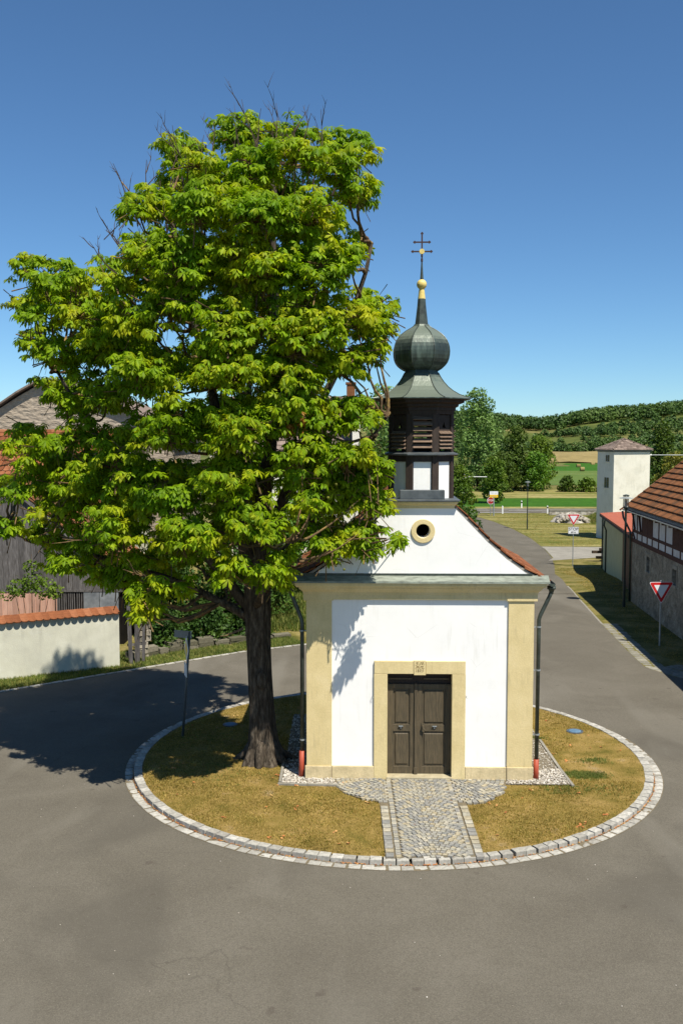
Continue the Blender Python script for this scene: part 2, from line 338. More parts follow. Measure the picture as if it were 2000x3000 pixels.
def mesh_of(name, mb, m, smooth=False):
    me = bpy.data.meshes.new(name); me.from_pydata(mb.v, [], mb.f); me.materials.append(m)
    bm = bmesh.new(); bm.from_mesh(me); bmesh.ops.recalc_face_normals(bm, faces=bm.faces); bm.to_mesh(me); bm.free()
    if smooth: me.polygons.foreach_set('use_smooth', [True] * len(me.polygons))
    return me

def link(name, me, parent=None, bevel=0, angle=None):
    o = bpy.data.objects.new(name, me); COL.objects.link(o)
    if parent: o.parent = parent
    if bevel:
        b = o.modifiers.new('bevel', 'BEVEL'); b.width = bevel; b.segments = 2; b.limit_method = 'ANGLE'
    return o

def part(name, mb, m, parent=None, smooth=False, bevel=0, keep_world=False):
    o = link(name, mesh_of(name, mb, m, smooth), parent, bevel)
    if keep_world and parent: o.matrix_parent_inverse = parent.matrix_basis.inverted()
    return o

def np_obj(name, verts, k, m, parent=None, smooth=False):
    """verts (n, k, 3): n separate k-gons."""
    n = len(verts); me = bpy.data.meshes.new(name)
    me.vertices.add(n * k); me.vertices.foreach_set('co', verts.reshape(-1).astype(np.float32))
    me.loops.add(n * k); me.loops.foreach_set('vertex_index', np.arange(n * k, dtype=np.int32))
    me.polygons.add(n); me.polygons.foreach_set('loop_start', np.arange(0, n * k, k, dtype=np.int32))
    me.update(calc_edges=True); me.materials.append(m)
    return link(name, me, parent)

def np_mesh(name, co, faces, m, parent=None, smooth=False):
    """co (n,3), faces (f,k) shared topology."""
    k = faces.shape[1]; me = bpy.data.meshes.new(name)
    me.vertices.add(len(co)); me.vertices.foreach_set('co', co.reshape(-1).astype(np.float32))
    me.loops.add(faces.size); me.loops.foreach_set('vertex_index', faces.reshape(-1).astype(np.int32))
    me.polygons.add(len(faces)); me.polygons.foreach_set('loop_start', np.arange(0, faces.size, k, dtype=np.int32))
    if smooth: me.polygons.foreach_set('use_smooth', np.ones(len(faces), dtype=bool))
    me.update(calc_edges=True); me.materials.append(m)
    return link(name, me, parent)

def tag(o, label=None, cat=None, group=None, kind=None):
    if label: o['label'] = label
    if cat: o['category'] = cat
    if group: o['group'] = group
    if kind: o['kind'] = kind
    return o
def thing(name, label, cat, loc=(0, 0, 0), rz=0, group=None):
    o = bpy.data.objects.new(name, None); COL.objects.link(o); o.location = loc; o.rotation_euler = (0, 0, rz)
    o.empty_display_size = .2
    return tag(o, label, cat, group)
def copy_thing(root, loc, rz=0, label=None, group=None):
    def rec(o, par):
        c = o.copy(); COL.objects.link(c); c.parent = par
        for ch in list(o.children): rec(ch, c)
        return c
    r = rec(root, None); r.location = loc; r.rotation_euler = (0, 0, rz)
    if label: r['label'] = label
    if group: r['group'] = group
    return r
def struct(name, mb, m, smooth=False): return tag(part(name, mb, m, None, smooth), kind='structure')

def place_pieces(name, meshes, mats_list, parent, limit=300, score=None, rest_name=None, m=None, keep_world=True):
    """mats_list: matrices in the parent's frame. The first `limit` by score become parts, the rest one stuff part."""
    order = list(range(len(mats_list)))
    if score: order.sort(key=score)
    for q, i in enumerate(order[:limit]):
        o = bpy.data.objects.new(name, meshes[i % len(meshes)]); COL.objects.link(o)
        o.parent = parent; o.matrix_basis = mats_list[i]
    rest = order[limit:]
    if rest:
        mb = MB()
        for i in rest:
            me = meshes[i % len(meshes)]; mm = mats_list[i]
            mb.add([mm @ v.co for v in me.vertices], [tuple(p.vertices) for p in me.polygons])
        o = part(rest_name or name + '_field', mb, m or meshes[0].materials[0], parent); o['kind'] = 'stuff'

def stone_mesh(name, lx, ly, lz, m, seed, rough=.06, n=2):
    """a hewn block, top face at z = 0, slightly pillowed and uneven."""
    r = random.Random(seed); mb = MB(); g = n + 1
    top = []
    for j in range(g + 1):
        for i in range(g + 1):
            x = -lx / 2 + lx * i / g; y = -ly / 2 + ly * j / g
            edge = i in (0, g) or j in (0, g)
            z = -min(lx, ly) * .05 if edge else 0
            if edge: x *= 1 - r.random() * rough; y *= 1 - r.random() * rough
            else: z += r.uniform(-1, .6) * min(lx, ly) * rough * .7
            top.append((x, y, z))
    fs = []
    for j in range(g):
        for i in range(g):
            a = j * (g + 1) + i; fs.append((a, a + 1, a + g + 2, a + g + 1))
    ring = [i for i in range(g + 1)] + [j * (g + 1) + g for j in range(1, g + 1)] + [g * (g + 1) + i for i in range(g - 1, -1, -1)] + [j * (g + 1) for j in range(g - 1, 0, -1)]
    base = len(top)
    vs = top + [(top[i][0], top[i][1], -lz) for i in ring]
    for k in range(len(ring)):
        k2 = (k + 1) % len(ring); fs.append((ring[k], base + k, base + k2, ring[k2]))
    mb.add(vs, fs)
    return mesh_of(name, mb, m)

def smooth01(t): t = max(0., min(1., t)); return t * t * (3 - 2 * t)
def terrain(x, y):
    z = -1.7 * smooth01((y - 45) / 23)
    z += 1.6 * smooth01((y - 34.8) / 7) * smooth01((0.5 - x) / 3)
    if y > 280:
        a = x / y
        ridge = 19 + 3.2 * math.sin(a * 17 + 1.2) + 5.5 * smooth01((a - .19) / .13) - 4 * smooth01((.1 - a) / .3) + 1.2 * math.sin(a * 55)
        t = (y - 360) / 380
        z += (ridge + 1.7) * smooth01(t) * (1 if y < 740 else 1 - .25 * smooth01((y - 740) / 900))
        z += 3.5 * math.exp(-((y - 430 - 60 * math.sin(a * 20)) / 45) ** 2) * smooth01((a - .12) / .08)
    return z
# ================================================================== SETTING
# ground: one sheet, fine near, coarse far
xs = [-1500, -900, -500, -300, -180, -110, -70, -50] + [x * 1.0 for x in range(-40, 46)] + [50, 58, 70] + list(range(85, 420, 14)) + [500, 700, 1100, 1700]
ys = [-60, -30, -10] + [y * 1.0 for y in range(0, 126)] + list(range(130, 300, 10)) + list(range(300, 900, 12)) + [960, 1100, 1400, 2000, 3200, 5000]
mb = MB(); nx = len(xs)
mb.v = [(x, y, terrain(x, y) - (0.0 if y < 300 else 0)) for y in ys for x in xs]
mb.f = [(j * nx + i, j * nx + i + 1, (j + 1) * nx + i + 1, (j + 1) * nx + i) for j in range(len(ys) - 1) for i in range(nx - 1)]
ground = struct('ground', mb, M['ground'])
me = ground.data; me.materials.append(M['hill'])
for p in me.polygons:
    if p.center.y > 300: p.material_index = 1
me.polygons.foreach_set('use_smooth', [True] * len(me.polygons))

def strip(name, pts_l, pts_r, m, off, step=2.0, nx=4):
    """sheet between two polylines with equal point count, laid on the terrain."""
    mb = MB(); rows = []
    for i in range(len(pts_l) - 1):
        a, b, c, d = Vector(pts_l[i]), Vector(pts_l[i + 1]), Vector(pts_r[i]), Vector(pts_r[i + 1])
        n = max(1, int(max((b - a).length, (d - c).length) / step))
        for k in range(n + (i == len(pts_l) - 2)):
            t = k / n; rows.append((a.lerp(b, t), c.lerp(d, t)))
    for l, r in rows:
        for k in range(nx + 1):
            p = l.lerp(r, k / nx); mb.v.append((p.x, p.y, terrain(p.x, p.y) + off))
    w = nx + 1
    mb.f = [(j * w + k, j * w + k + 1, (j + 1) * w + k + 1, (j + 1) * w + k) for j in range(len(rows) - 1) for k in range(nx)]
    o = struct(name, mb, m); return o

ASPH = [(-40, -12), (40, -12), (40, 20), (16, 24.8), (12.2, 27.0), (10.9, 28.05), (9.99, 28.9), (9.50, 30.2), (9.61, 32.1), (9.85, 35), (10.03, 37.27), (10.61, 43.69), (10.75, 45),
        (4.6, 45), (4.2, 43), (2.8, 38.5), (1.2, 35.3), (-1.19, 33.45), (-3.15, 32.37), (-6.3, 29.8), (-9.62, 27.07), (-20, 19), (-40, 5)]
struct('road', MB().flat(ASPH, .008), M['asphalt'])
RR = [(10.73, 44.6), (10.99, 47.3), (11.8, 52), (13.2, 60), (14.7, 67), (15.6, 72), (16.25, 77.9), (16.75, 86), (16.75, 94.9), (16.2, 104), (15.2, 110.5), (16.5, 115.6)]
RL = [(4.5, 44.6), (4.9, 47.3), (5.6, 52), (7.0, 60), (8.5, 67), (9.4, 72), (10.1, 77.9), (10.6, 86), (10.6, 94.9), (10.0, 104), (8.8, 110.5), (6.5, 115.6)]
strip('side_road', RL, RR, M['asphalt'], .02, 1.0, 3)
strip('main_road', [(-90, 123.0), (140, 123.4)], [(-90, 115.8), (140, 116.2)], M['asphalt'], .03, 10, 2)
mb = MB()
for x0, x1, y, w in [(13.5, 22.3, 116.45, .25), (-60, 8, 116.45, .2), (15.8, 18.3, 122.3, .2), (20.3, 23.3, 122.3, .2), (16, 18.2, 119.6, .12), (20.5, 24.5, 119.6, .14), (24, 44, 117.0, .14), (24.6, 44, 120.2, .14), (9, 13, 119.6, .12), (2, 6, 119.6, .12)]:
    mb.box(x0, x1, y - w / 2, y + w / 2, -1.668, -1.660)
struct('road_markings', mb, M['paint'])
# meadow left of and beyond the side road, fields behind the main road
strip('meadow', [(16.45, 80.0), (16.95, 86), (16.95, 94.9), (16.4, 104), (15.4, 110.5), (17.5, 115.2)], [(60, 80), (60, 86), (60, 95), (60, 104), (60, 110), (60, 115.2)], M['mown'], .010, 3, 6)
strip('straw_strip', [(-80, 123.4), (140, 123.8)], [(-80, 126.4), (140, 127)], M['straw_field'], .012, 12, 1)
strip('green_field', [(-80, 126.4), (140, 127)], [(-80, 144), (140, 146)], M['green_field'], .012, 12, 2)
strip('hay_meadow', [(-80, 144), (140, 146)], [(-80, 168), (140, 170)], M['straw_field'], .012, 12, 2)
strip('pale_field', [(20, 185), (140, 185)], [(30, 268), (160, 268)], M['pale_field'], .05, 12, 4)
strip('far_green_field', [(30, 268), (160, 268)], [(40, 318), (180, 318)], M['green_field'], .05, 12, 4)
strip('stubble_field', [(50, 322), (75, 345), (85, 400)], [(100, 322), (104, 345), (112, 400)], M['tan_field'], .25, 8, 4)
# verge strip on the right between road and barns, back verge on the left, side track
VIN = [(16, 24.8), (12.2, 27.0), (10.9, 28.05), (9.99, 28.9), (9.50, 30.2), (9.61, 32.1), (9.85, 35), (10.03, 37.27), (10.61, 43.69), (10.99, 47.3), (11.8, 52), (13.2, 60), (14.7, 67), (15.0, 70.6)]
VOUT = [(18, 27), (18, 29), (18, 31), (18, 33), (18, 34), (18, 35), (18, 38), (18, 40), (18, 44), (18, 48), (20, 53), (21, 60), (22, 68), (22, 74.2)]
strip('verge', VIN, VOUT, M['verge'], .006, 1.5, 6)
strip('side_track', [(15.0, 70.4), (15.7, 72), (16.3, 77.9), (16.35, 79.6)], [(22, 73.6), (22.3, 74.4), (23, 77.5), (23, 79.2)], M['concrete'], .022, 1.5, 6)
BV_IN = [(-22, 17.5), (-9.62, 27.07), (-6.3, 29.8), (-3.15, 32.37), (-1.19, 33.45), (1.2, 35.3), (2.8, 38.5), (4.2, 43), (4.6, 45)]
BV_OUT = [(-24, 24), (-10.2, 32), (-8, 35), (-5, 38), (-3, 41), (-1.5, 44), (0, 46), (1, 48), (2, 50)]
strip('back_verge', BV_IN, BV_OUT, M['verge'], .012, .8, 5)

# kerb of flat stones along a line; every stone is a part
def kerb_line(name, pts, w, l, ztop, m, meshes=None, rows=1, gap=.012, limit=300):
    root = thing(name, None, None); root['kind'] = 'structure'
    if meshes is None: meshes = [stone_mesh('kerbstone', l - gap, w - gap, .12, m, 50 + k) for k in range(4)]
    P = [Vector(p) for p in pts]; mats = []
    for r in range(rows):
        seg = 0; acc = 0; d = l / 2
        tot = sum((P[i + 1] - P[i]).length for i in range(len(P) - 1))
        while d < tot:
            a = 0; s = 0
            for i in range(len(P) - 1):
                L_ = (P[i + 1] - P[i]).length
                if a + L_ >= d: break
                a += L_
            dr = (P[i + 1] - P[i]).normalized(); nrm = Vector((-dr.y, dr.x))
            q = P[i] + dr * (d - a) + nrm * (r * w + w / 2)
            z = terrain(q.x, q.y) + ztop + random.uniform(-.004, .004)
            mats.append(Matrix.Translation((q.x, q.y, z)) @ Matrix.Rotation(math.atan2(dr.y, dr.x) + random.uniform(-.02, .02), 4, 'Z'))
            d += l
    place_pieces('stone', meshes, mats, root, limit, score=lambda i: mats[i].translation.length)
    return root
kerb_line('back_kerb', [(4.6, 45), (4.2, 43), (2.8, 38.5), (1.2, 35.3), (-1.19, 33.45), (-3.15, 32.37), (-6.3, 29.8), (-9.62, 27.07), (-14, 23.6)][::-1], .16, .34, .035, M['granite'])
kerb_line('verge_kerb', [(10.99, 47.3), (10.61, 43.69), (10.03, 37.5)], .09, .5, .014, M['concrete'])
kerb_line('paved_apron', [(10.03, 37.4), (9.85, 35), (9.61, 32.1), (9.50, 30.2), (9.99, 28.9), (10.9, 28.05), (12.2, 27.0), (16, 24.8)], .32, .32, .022, M['paver'], rows=2)

kerb_line('paved_corner', [(9.60, 29.9), (10.05, 29.15), (10.95, 28.45), (12.25, 27.45), (16, 25.3)], .32, .32, .024, M['paver'], rows=4)

# ---- the round island
IC = Vector((1.10, 21.51)); IR = 5.83
def ring(name, r, w, l, ztop, seed):
    root = thing(name, None, None); root['kind'] = 'structure'
    n = int(2 * math.pi * r / l); mats = []
    meshes = [stone_mesh('kerbstone', l - .012, w, .16, M['granite'], seed + k, .09) for k in range(6)]
    for k in range(n):
        a = 2 * math.pi * (k + random.uniform(-.08, .08)) / n
        mats.append(Matrix.Translation((IC.x + r * math.cos(a) , IC.y + r * math.sin(a), ztop + random.uniform(-.006, .006)))
                    @ Matrix.Rotation(a + math.pi / 2 + random.uniform(-.03, .03), 4, 'Z') @ Matrix.Rotation(random.uniform(-.03, .03), 4, 'X')
                    @ Matrix.Diagonal((random.uniform(.955, 1.01), random.uniform(.94, 1.04), 1, 1)))
    place_pieces('stone', meshes, mats, root, 300)
    return root
ring('gutter_kerb', IR - .085, .165, .225, .025, 10)
ring('island_kerb', IR - .275, .18, .225, .105, 30)
def disc(name, r0, r1, z, m, n=160, noise_amp=0):
    mb = MB(); rs = np.linspace(r0, r1, 2 if not noise_amp else 26)
    for r in rs:
        for k in range(n):
            a = 2 * math.pi * k / n; x, y = IC.x + r * math.cos(a), IC.y + r * math.sin(a)
            mb.v.append((x, y, z + noise_amp * (mnoise.noise(Vector((x * .9, y * .9, 0))) + .5 * mnoise.noise(Vector((x * 3, y * 3, 1))))))
    for i in range(len(rs) - 1):
        for k in range(n):
            a, b = i * n + k, i * n + (k + 1) % n; mb.f.append((a, b, b + n, a + n))
    return struct(name, mb, m)
disc('kerb_joint', IR - .40, IR + .01, .013, M['joint'])
disc('lawn', .05, IR - .36, .082, M['lawn'], noise_amp=.012)

# paved path: sett stones
BED = [(-.18, 19.84), (-.02, 19.14), (.30, 18.77), (.74, 18.52), (.74, 15.97), (2.42, 16.03), (2.42, 18.40), (2.78, 18.48), (3.23, 19.02), (3.43, 19.76)]
struct('path', MB().flat(BED, .1), M['joint'])
path = thing('sett_paving', None, None); path['kind'] = 'structure'
def inpoly(x, y, P):
    c = False; j = len(P) - 1
    for i in range(len(P)):
        if (P[i][1] > y) != (P[j][1] > y) and x < (P[j][0] - P[i][0]) * (y - P[i][1]) / (P[j][1] - P[i][1]) + P[i][0]: c = not c
        j = i
    return c
setts = []; Z0 = .125
def sett(x, y, a, sx=1, sy=1):
    if inpoly(x, y, BED) and y < 19.80 - .026 * (x - 1.6):
        setts.append(Matrix.Translation((x, y, Z0 + random.uniform(-.004, .004))) @ Matrix.Rotation(a + random.uniform(-.07, .07), 4, 'Z')
                     @ Matrix.Rotation(random.uniform(-.04, .04), 4, 'X') @ Matrix.Diagonal((sx * random.uniform(.88, 1.04), sy * random.uniform(.9, 1.04), 1, 1)))
for xb in (.82, 2.34):                                   # border stones
    y = 16.06
    while y < 18.35: sett(xb, y, 0, 1.65, 1.85); y += .178
for xb in (.965, 2.195):
    y = 16.02
    while y < 19.8: sett(xb, y, 0, 1.0, 1.05); y += .1
xc = 1.58
row = 0; y0 = 15.4
while y0 < 20:
    x = -.56 + (row % 2) * .045
    while x < .57:
        t = x / .6; y = y0 + .34 * (1 - t * t); sl = math.atan2(-.34 * 2 * t / .6, 1)
        if y > 16.0: sett(xc + x, y, sl, .93, .92)
        x += .094 * math.cos(sl)
    y0 += .092; row += 1
for cx, sgn in ((.90, -1), (2.26, 1)):
    r = .12
    while r < 1.35:
        n = max(2, int(r * math.pi / 2 / .094))
        for k in range(n + 1):
            a = (k + .5 * (int(r * 10) % 2)) / n * math.pi / 2
            sett(cx + sgn * r * math.cos(a), 19.8 - r * math.sin(a) * .95, (math.pi / 2 - a) * -sgn * -1 if sgn > 0 else (math.pi / 2 - a) * -1 * -1, .95, .95)
        r += .094
for i in (0, 1, 2, 6, 7, 8):                              # rim stones of the two lobes
    a, b = Vector(BED[i]), Vector(BED[i + 1]); L_ = (b - a).length; n = max(1, int(L_ / .11)); nr = Vector((-(b - a).y, (b - a).x)).normalized() * .05
    for k in range(n):
        q = a.lerp(b, (k + .5) / n) + nr; setts.append(Matrix.Translation((q.x, q.y, Z0 + .003)) @ Matrix.Rotation(math.atan2((b - a).y, (b - a).x), 4, 'Z') @ Matrix.Diagonal((1.12, 1.1, 1, 1)))
# drop setts that crowd another one
grid = {}; keep = []
for mt in setts:
    x, y = mt.translation.x, mt.translation.y; k = (int(x / .1), int(y / .1)); ok = True
    for i in (-1, 0, 1):
        for j in (-1, 0, 1):
            for q in grid.get((k[0] + i, k[1] + j), ()):
                if (q[0] - x) ** 2 + (q[1] - y) ** 2 < .0042: ok = False
    if ok: grid.setdefault(k, []).append((x, y)); keep.append(mt)
sm = [stone_mesh('sett', .092, .09, .05, M['sett'], 70 + k, .12, 1) for k in range(8)]
random.shuffle(keep)
place_pieces('sett', sm, keep, path, 300, score=lambda i: keep[i].translation.y, rest_name='sett_field')

# gravel drip strips with edging, beside the chapel front corners
GL = [(-.17, 19.86), (-.10, 19.50), (-1.22, 19.56), (-1.22, 24.6), (-.62, 24.6), (-.74, 19.90)]
GR = [(3.44, 19.76), (3.36, 19.48), (4.66, 19.46), (4.62, 24.5), (4.0, 24.5), (3.95, 19.78)]
struct('gravel_bed', MB().flat(GL, .098).flat(GR, .098), M['gravel_bed'])
def icomesh(seed):
    bm = bmesh.new(); bmesh.ops.create_icosphere(bm, subdivisions=1, radius=1)
    r = random.Random(seed)
    for v in bm.verts: v.co *= r.uniform(.75, 1.1)
    vs = np.array([v.co[:] for v in bm.verts]); fs = np.array([[v.index for v in f.verts] for f in bm.faces]); bm.free(); return vs, fs
icos = [icomesh(k) for k in range(4)]
def scatter_ico(name, pts, sizes, m, parent=None, sq=(1, 1, .7)):
    co = []; fs = []; o = 0
    for i, (p, s) in enumerate(zip(pts, sizes)):
        v, f = icos[i % 4]; a = random.random() * 6.28; c, sn = math.cos(a), math.sin(a)
        v = v * np.array(sq) * s * np.array([1, random.uniform(.7, 1), 1]); v = np.c_[v[:, 0] * c - v[:, 1] * sn, v[:, 0] * sn + v[:, 1] * c, v[:, 2]] + np.array(p)
        co.append(v); fs.append(f + o); o += len(v)
    return np_mesh(name, np.concatenate(co), np.concatenate(fs), m, parent)
pts = []
while len(pts) < 3800:
    if random.random() < .5: x, y, P = random.uniform(-1.22, -.1), random.choice((random.uniform(19.45, 20.4), random.uniform(19.45, 24.5))), GL
    else: x, y, P = random.uniform(3.3, 4.7), random.choice((random.uniform(19.4, 20.4), random.uniform(19.4, 24.5))), GR
    if inpoly(x, y, P): pts.append((x, y, .105 + random.random() * .012))
tag(scatter_ico('gravel', pts, [random.uniform(.010, .026) for _ in pts], M['pebble']), kind='stuff', label='pale pebble gravel in strips along the chapel walls', cat='gravel')
for nm, pl in (('edging', [((-1.26, 19.60), (-1.26, 20.6)), ((-1.26, 20.62), (-1.26, 21.6)), ((-1.3, 19.50), (-.70, 19.46)), ((-.69, 19.46), (-.06, 19.43))]),
               ('edging', [((4.70, 19.38), (4.66, 20.4)), ((4.66, 20.42), (4.65, 21.4)), ((4.65, 21.42), (4.64, 22.4))])):
    root = thing('gravel_edging', None, None); root['kind'] = 'structure'
    for a, b in pl:
        part('stone', MB().bar((a[0], a[1], .085), (b[0], b[1], .085), .06, .09), M['concrete'], root, bevel=.006)

# ================================================================== CHAPEL (local frame: x along the front, y inwards)
CH = thing('chapel', 'small white chapel with cream trim, brown door and black onion domed bell turret', 'chapel', (1.60, 19.78, .08), -math.atan2(.12, 4.68))
def cp(name, mb, m, parent=None, **k): return part(name, mb, M[m], parent or CH, **k)
Zs = -.08   # island ground is 8 cm up: lift everything by the same
def zz(z): return z - .08
class CB(MB):
    def box(s, x0, x1, y0, y1, z0, z1, m=None): return MB.box(s, x0, x1, y0, y1, z0 - .08 if z0 > 0 else z0, z1 - .08, m)
mb = CB()
mb.box(-2.29, -.70, .04, .45, .02, 4.3).box(.72, 2.30, .04, .45, .02, 4.3).box(-.70, .72, .04, .45, 2.4, 4.3)
mb.box(-2.29, -1.9, .45, 4.3, .02, 4.3).box(1.9, 2.30, .45, 4.3, .02, 4.3).box(-1.9, 1.9, 3.9, 4.3, .02, 4.3)
cp('wall', mb, 'plaster')
cp('ceiling', CB().box(-1.9, 1.9, .45, 3.9, 4.0, 4.1), 'void')
cp('floor', CB().box(-1.9, 1.9, .45, 3.9, .1, .16), 'void')
for x0, x1 in ((-2.325, -1.80), (1.81, 2.33)):
    w = CB().box(x0, x1, 0, .34, .37, 3.88)
    cp('pilaster', w, 'sandstone', bevel=.006)
for x0, x1 in ((-2.355, -1.81), (-1.802, -.935), (.955, 1.80), (1.812, 2.35)):
    out = -.022 if abs(x0) > 1.805 or x1 < -1.805 else -.008
    cp('plinth', CB().box(x0, x1, out, .36, .0, .372), 'sandstone_low', bevel=.008)
cp('plinth', CB().box(-2.33, -2.29, .36, 4.34, 0, .37), 'sandstone_low')
cp('plinth', CB().box(2.30, 2.34, .36, 4.34, 0, .37), 'sandstone_low')
# door surround
fr = bpy.data.objects.new('door_frame', None); COL.objects.link(fr); fr.parent = CH
cp('jamb', CB().box(-.932, -.655, -.010, .30, .0, 2.318), 'sandstone', fr, bevel=.006)
cp('jamb', CB().box(.672, .950, -.010, .30, .0, 2.318), 'sandstone', fr, bevel=.006)
cp('lintel', CB().box(-.925, -.122, -.010, .30, 2.322, 2.588), 'sandstone', fr, bevel=.006)
cp('lintel', CB().box(.133, .945, -.010, .30, 2.322, 2.588), 'sandstone', fr, bevel=.006)
ks = cp('keystone', CB().plate([(-.112, zz(2.300)), (.130, zz(2.300)), (.126, zz(2.60)), (-.118, zz(2.60))], -.022, .28), 'sandstone', fr, bevel=.004)
# carved letters on the keystone: strokes in a 1 x 1 cell
def stroke(mb, pts, cx, cz, w, h, y=-.0245, t=.0075):
    P = [Vector((cx + px * w, y, cz + pz * h)) for px, pz in pts]
    for a, b in zip(P[:-1], P[1:]):
        d = (b - a); n = Vector((-d.z, 0, d.x)).normalized() * t / 2; e = d.normalized() * t * .3
        mb.add([a - e - n, b + e - n, b + e + n, a - e + n], [(0, 1, 2, 3)])
GS = [(.75, 1), (.35, .98), (.25, .7), (.6, .6), (.7, .35), (.5, .08), (.05, 0)]
GM = [(0, .02), (.2, .12), (.35, .9), (.5, .95), (.55, .2), (.65, .15), (.72, .95), (.85, .95), (.98, 0)]
GR_ = [(.02, 0), (.25, .85), (.45, .98), (.45, .2), (.6, .1), (.72, .5), (.8, .9), (.5, .95)]
GRt = [(.6, .1), (.98, .0)]
G1 = [(.35, 1), (.5, .9), (.5, .1), (.35, 0)]
G8 = [(.5, .5), (.25, .7), (.3, .95), (.6, .98), (.7, .75), (.5, .5), (.25, .25), (.35, .02), (.65, .02), (.75, .25), (.5, .5)]
G2 = [(.2, .7), (.35, .98), (.7, .95), (.75, .65), (.35, .4), (.3, .25), (.55, .15), (.8, 0)]
G5 = [(.9, .8), (.65, .98), (.4, .75), (.65, .55), (.75, .25), (.5, .02), (.1, .05)]
mb = MB(); Zk = 2.51 - .08
stroke(mb, GS, -.085, Zk, .075, .06); stroke(mb, GM, -.01, Zk, .10, .06)
stroke(mb, GM, -.085, Zk - .07, .08, .052); stroke(mb, GR_, .005, Zk - .07, .09, .052); stroke(mb, GRt, .005, Zk - .07, .09, .052)
for g, x in ((G1, -.085), (G8, -.045), (G2, -.002), (G5, .04)): stroke(mb, g, x, Zk - .142, .045, .052)
cp('inscription', mb, 'carving', fr)
cp('threshold', CB().box(-.668, .690, -.035, .42, .0, .155), 'threshold', bevel=.012)
# door leaves
def leaf_door(x0, x1, hx):
    d = bpy.data.objects.new('door', None); COL.objects.link(d); d.parent = CH
    mb = CB(); y0, y1 = .185, .235
    mb.box(x0, x0 + .12, y0, y1, .16, 2.06).box(x1 - .12, x1, y0, y1, .16, 2.06)
    for z0, z1 in ((.16, .31), (1.06, 1.20), (1.97, 2.06)): mb.box(x0 + .12, x1 - .12, y0 + .004, y1, z0, z1)
    cp('stile_frame', mb, 'door', d, bevel=.004)
    for z0, z1 in ((.31, 1.06), (1.20, 1.97)):
        pb = CB().box(x0 + .12, x1 - .12, y0 + .030, y1 + .01, z0, z1)
        a, b, c, e = x0 + .155, x1 - .155, z0 + .04 - .08, z1 - .04 - .08
        pb.add([(a, y0 + .030, c), (b, y0 + .030, c), (b, y0 + .030, e), (a, y0 + .030, e), (a + .02, y0 + .012, c + .02), (b - .02, y0 + .012, c + .02), (b - .02, y0 + .012, e - .02), (a + .02, y0 + .012, e - .02)],
               [(0, 1, 5, 4), (1, 2, 6, 5), (2, 3, 7, 6), (3, 0, 4, 7), (4, 5, 6, 7)])
        cp('panel', pb, 'door', d)
    cp('handle', MB().box(hx - .045, hx + .045, .155, .185, 1.085, 1.100).box(hx - .008, hx + .008, .165, .185, 1.045, 1.09), 'galv', d)
    return d
leaf_door(-.652, -.062, -.37)
d2 = leaf_door(-.050, .669, .33)
cp('astragal', CB().box(-.088, -.030, .150, .186, .15, 2.08).box(-.095, -.028, .135, .186, .12, .30), 'door', d2, bevel=.004)
mb = MB().tube([(.085, .185, 1.10), (.085, .13, 1.10), (.088, .125, 1.06), (.14, .13, 1.01)], [.022, .018, .016, .014], 6).box(.055, .115, .172, .186, .96, 1.16)
cp('latch', mb, 'door', d2)
tr = bpy.data.objects.new('transom', None); COL.objects.link(tr); tr.parent = CH
cp('board', CB().box(-.652, .669, .24, .29, 2.06, 2.325), 'beam', tr)
cp('batten', CB().box(-.652, -.135, .20, .24, 2.155, 2.185), 'door', tr)
cp('batten', CB().box(.10, .625, .20, .24, 2.155, 2.185), 'door', tr)
for x in (-.955, .972):
    cp('hook', MB().tube([(x, .04, 1.78), (x, 0, 1.78), (x - .012, -.01, 1.76), (x, -.02, 1.74), (x + .014, -.012, 1.75)], .006, 5), 'galv')
# cornice: mitred rings
prof = [(0.0, 3.86), (.03, 3.865), (.03, 3.975), (.055, 3.98), (.06, 4.02), (.085, 4.025), (.12, 4.06), (.165, 4.10), (.17, 4.125), (.21, 4.13), (.245, 4.17), (.25, 4.225), (0, 4.24)]
mb = MB()
for p, z in prof:
    mb.v += [(-2.30 - p, -p * .62, z - .08), (2.31 + p, -p * .62, z - .08), (2.31 + p, 4.3, z - .08), (-2.30 - p, 4.3, z - .08)]
for i in range(len(prof) - 1):
    for k in (0, 1, 3): a = i * 4 + k; b = i * 4 + (k + 1) % 4; mb.f.append((a, b, b + 4, a + 4))
cp('cornice', mb, 'sandstone', bevel=0)
for x0, x1 in ((-2.37, -1.78), (1.79, 2.38)):
    mb = MB()
    for p, z in [(0.0, 3.84), (.045, 3.845), (.05, 3.99), (.075, 3.995), (.08, 4.03), (.14, 4.06), (.185, 4.11), (.19, 4.13), (0, 4.135)]:
        q = p * .25; mb.v += [(x0 - q, -p * .66, z - .08), (x1 + q, -p * .66, z - .08), (x1 + q, .3, z - .08), (x0 - q, .3, z - .08)]
    for i in range(8):
        for k in range(4): a = i * 4 + k; b = i * 4 + (k + 1) % 4; mb.f.append((a, b, b + 4, a + 4))
    cp('capital', mb, 'sandstone')
mb = MB(); x0, x1 = -2.56, 2.60
for k in range(9):                                        # sheets, each lapping the next
    a = x0 + (x1 - x0) * k / 9; b = x0 + (x1 - x0) * (k + 1) / 9 + .008; dz = .0015 * (k % 2)
    mb.add([(a, .02, 4.290 + dz), (b, .02, 4.290 + dz), (b, -.185, 4.185 + dz), (a, -.185, 4.185 + dz), (a, -.190, 4.145), (b, -.190, 4.145), (b, -.13, 4.146), (a, -.13, 4.146)],
           [(3, 2, 1, 0), (4, 5, 2, 3), (4, 7, 6, 5)])
cp('flashing', mb, 'copper_flash')
cp('upstand', MB().box(-2.46, 2.28, -.006, .03, 4.27, 4.325), 'copper_dark')
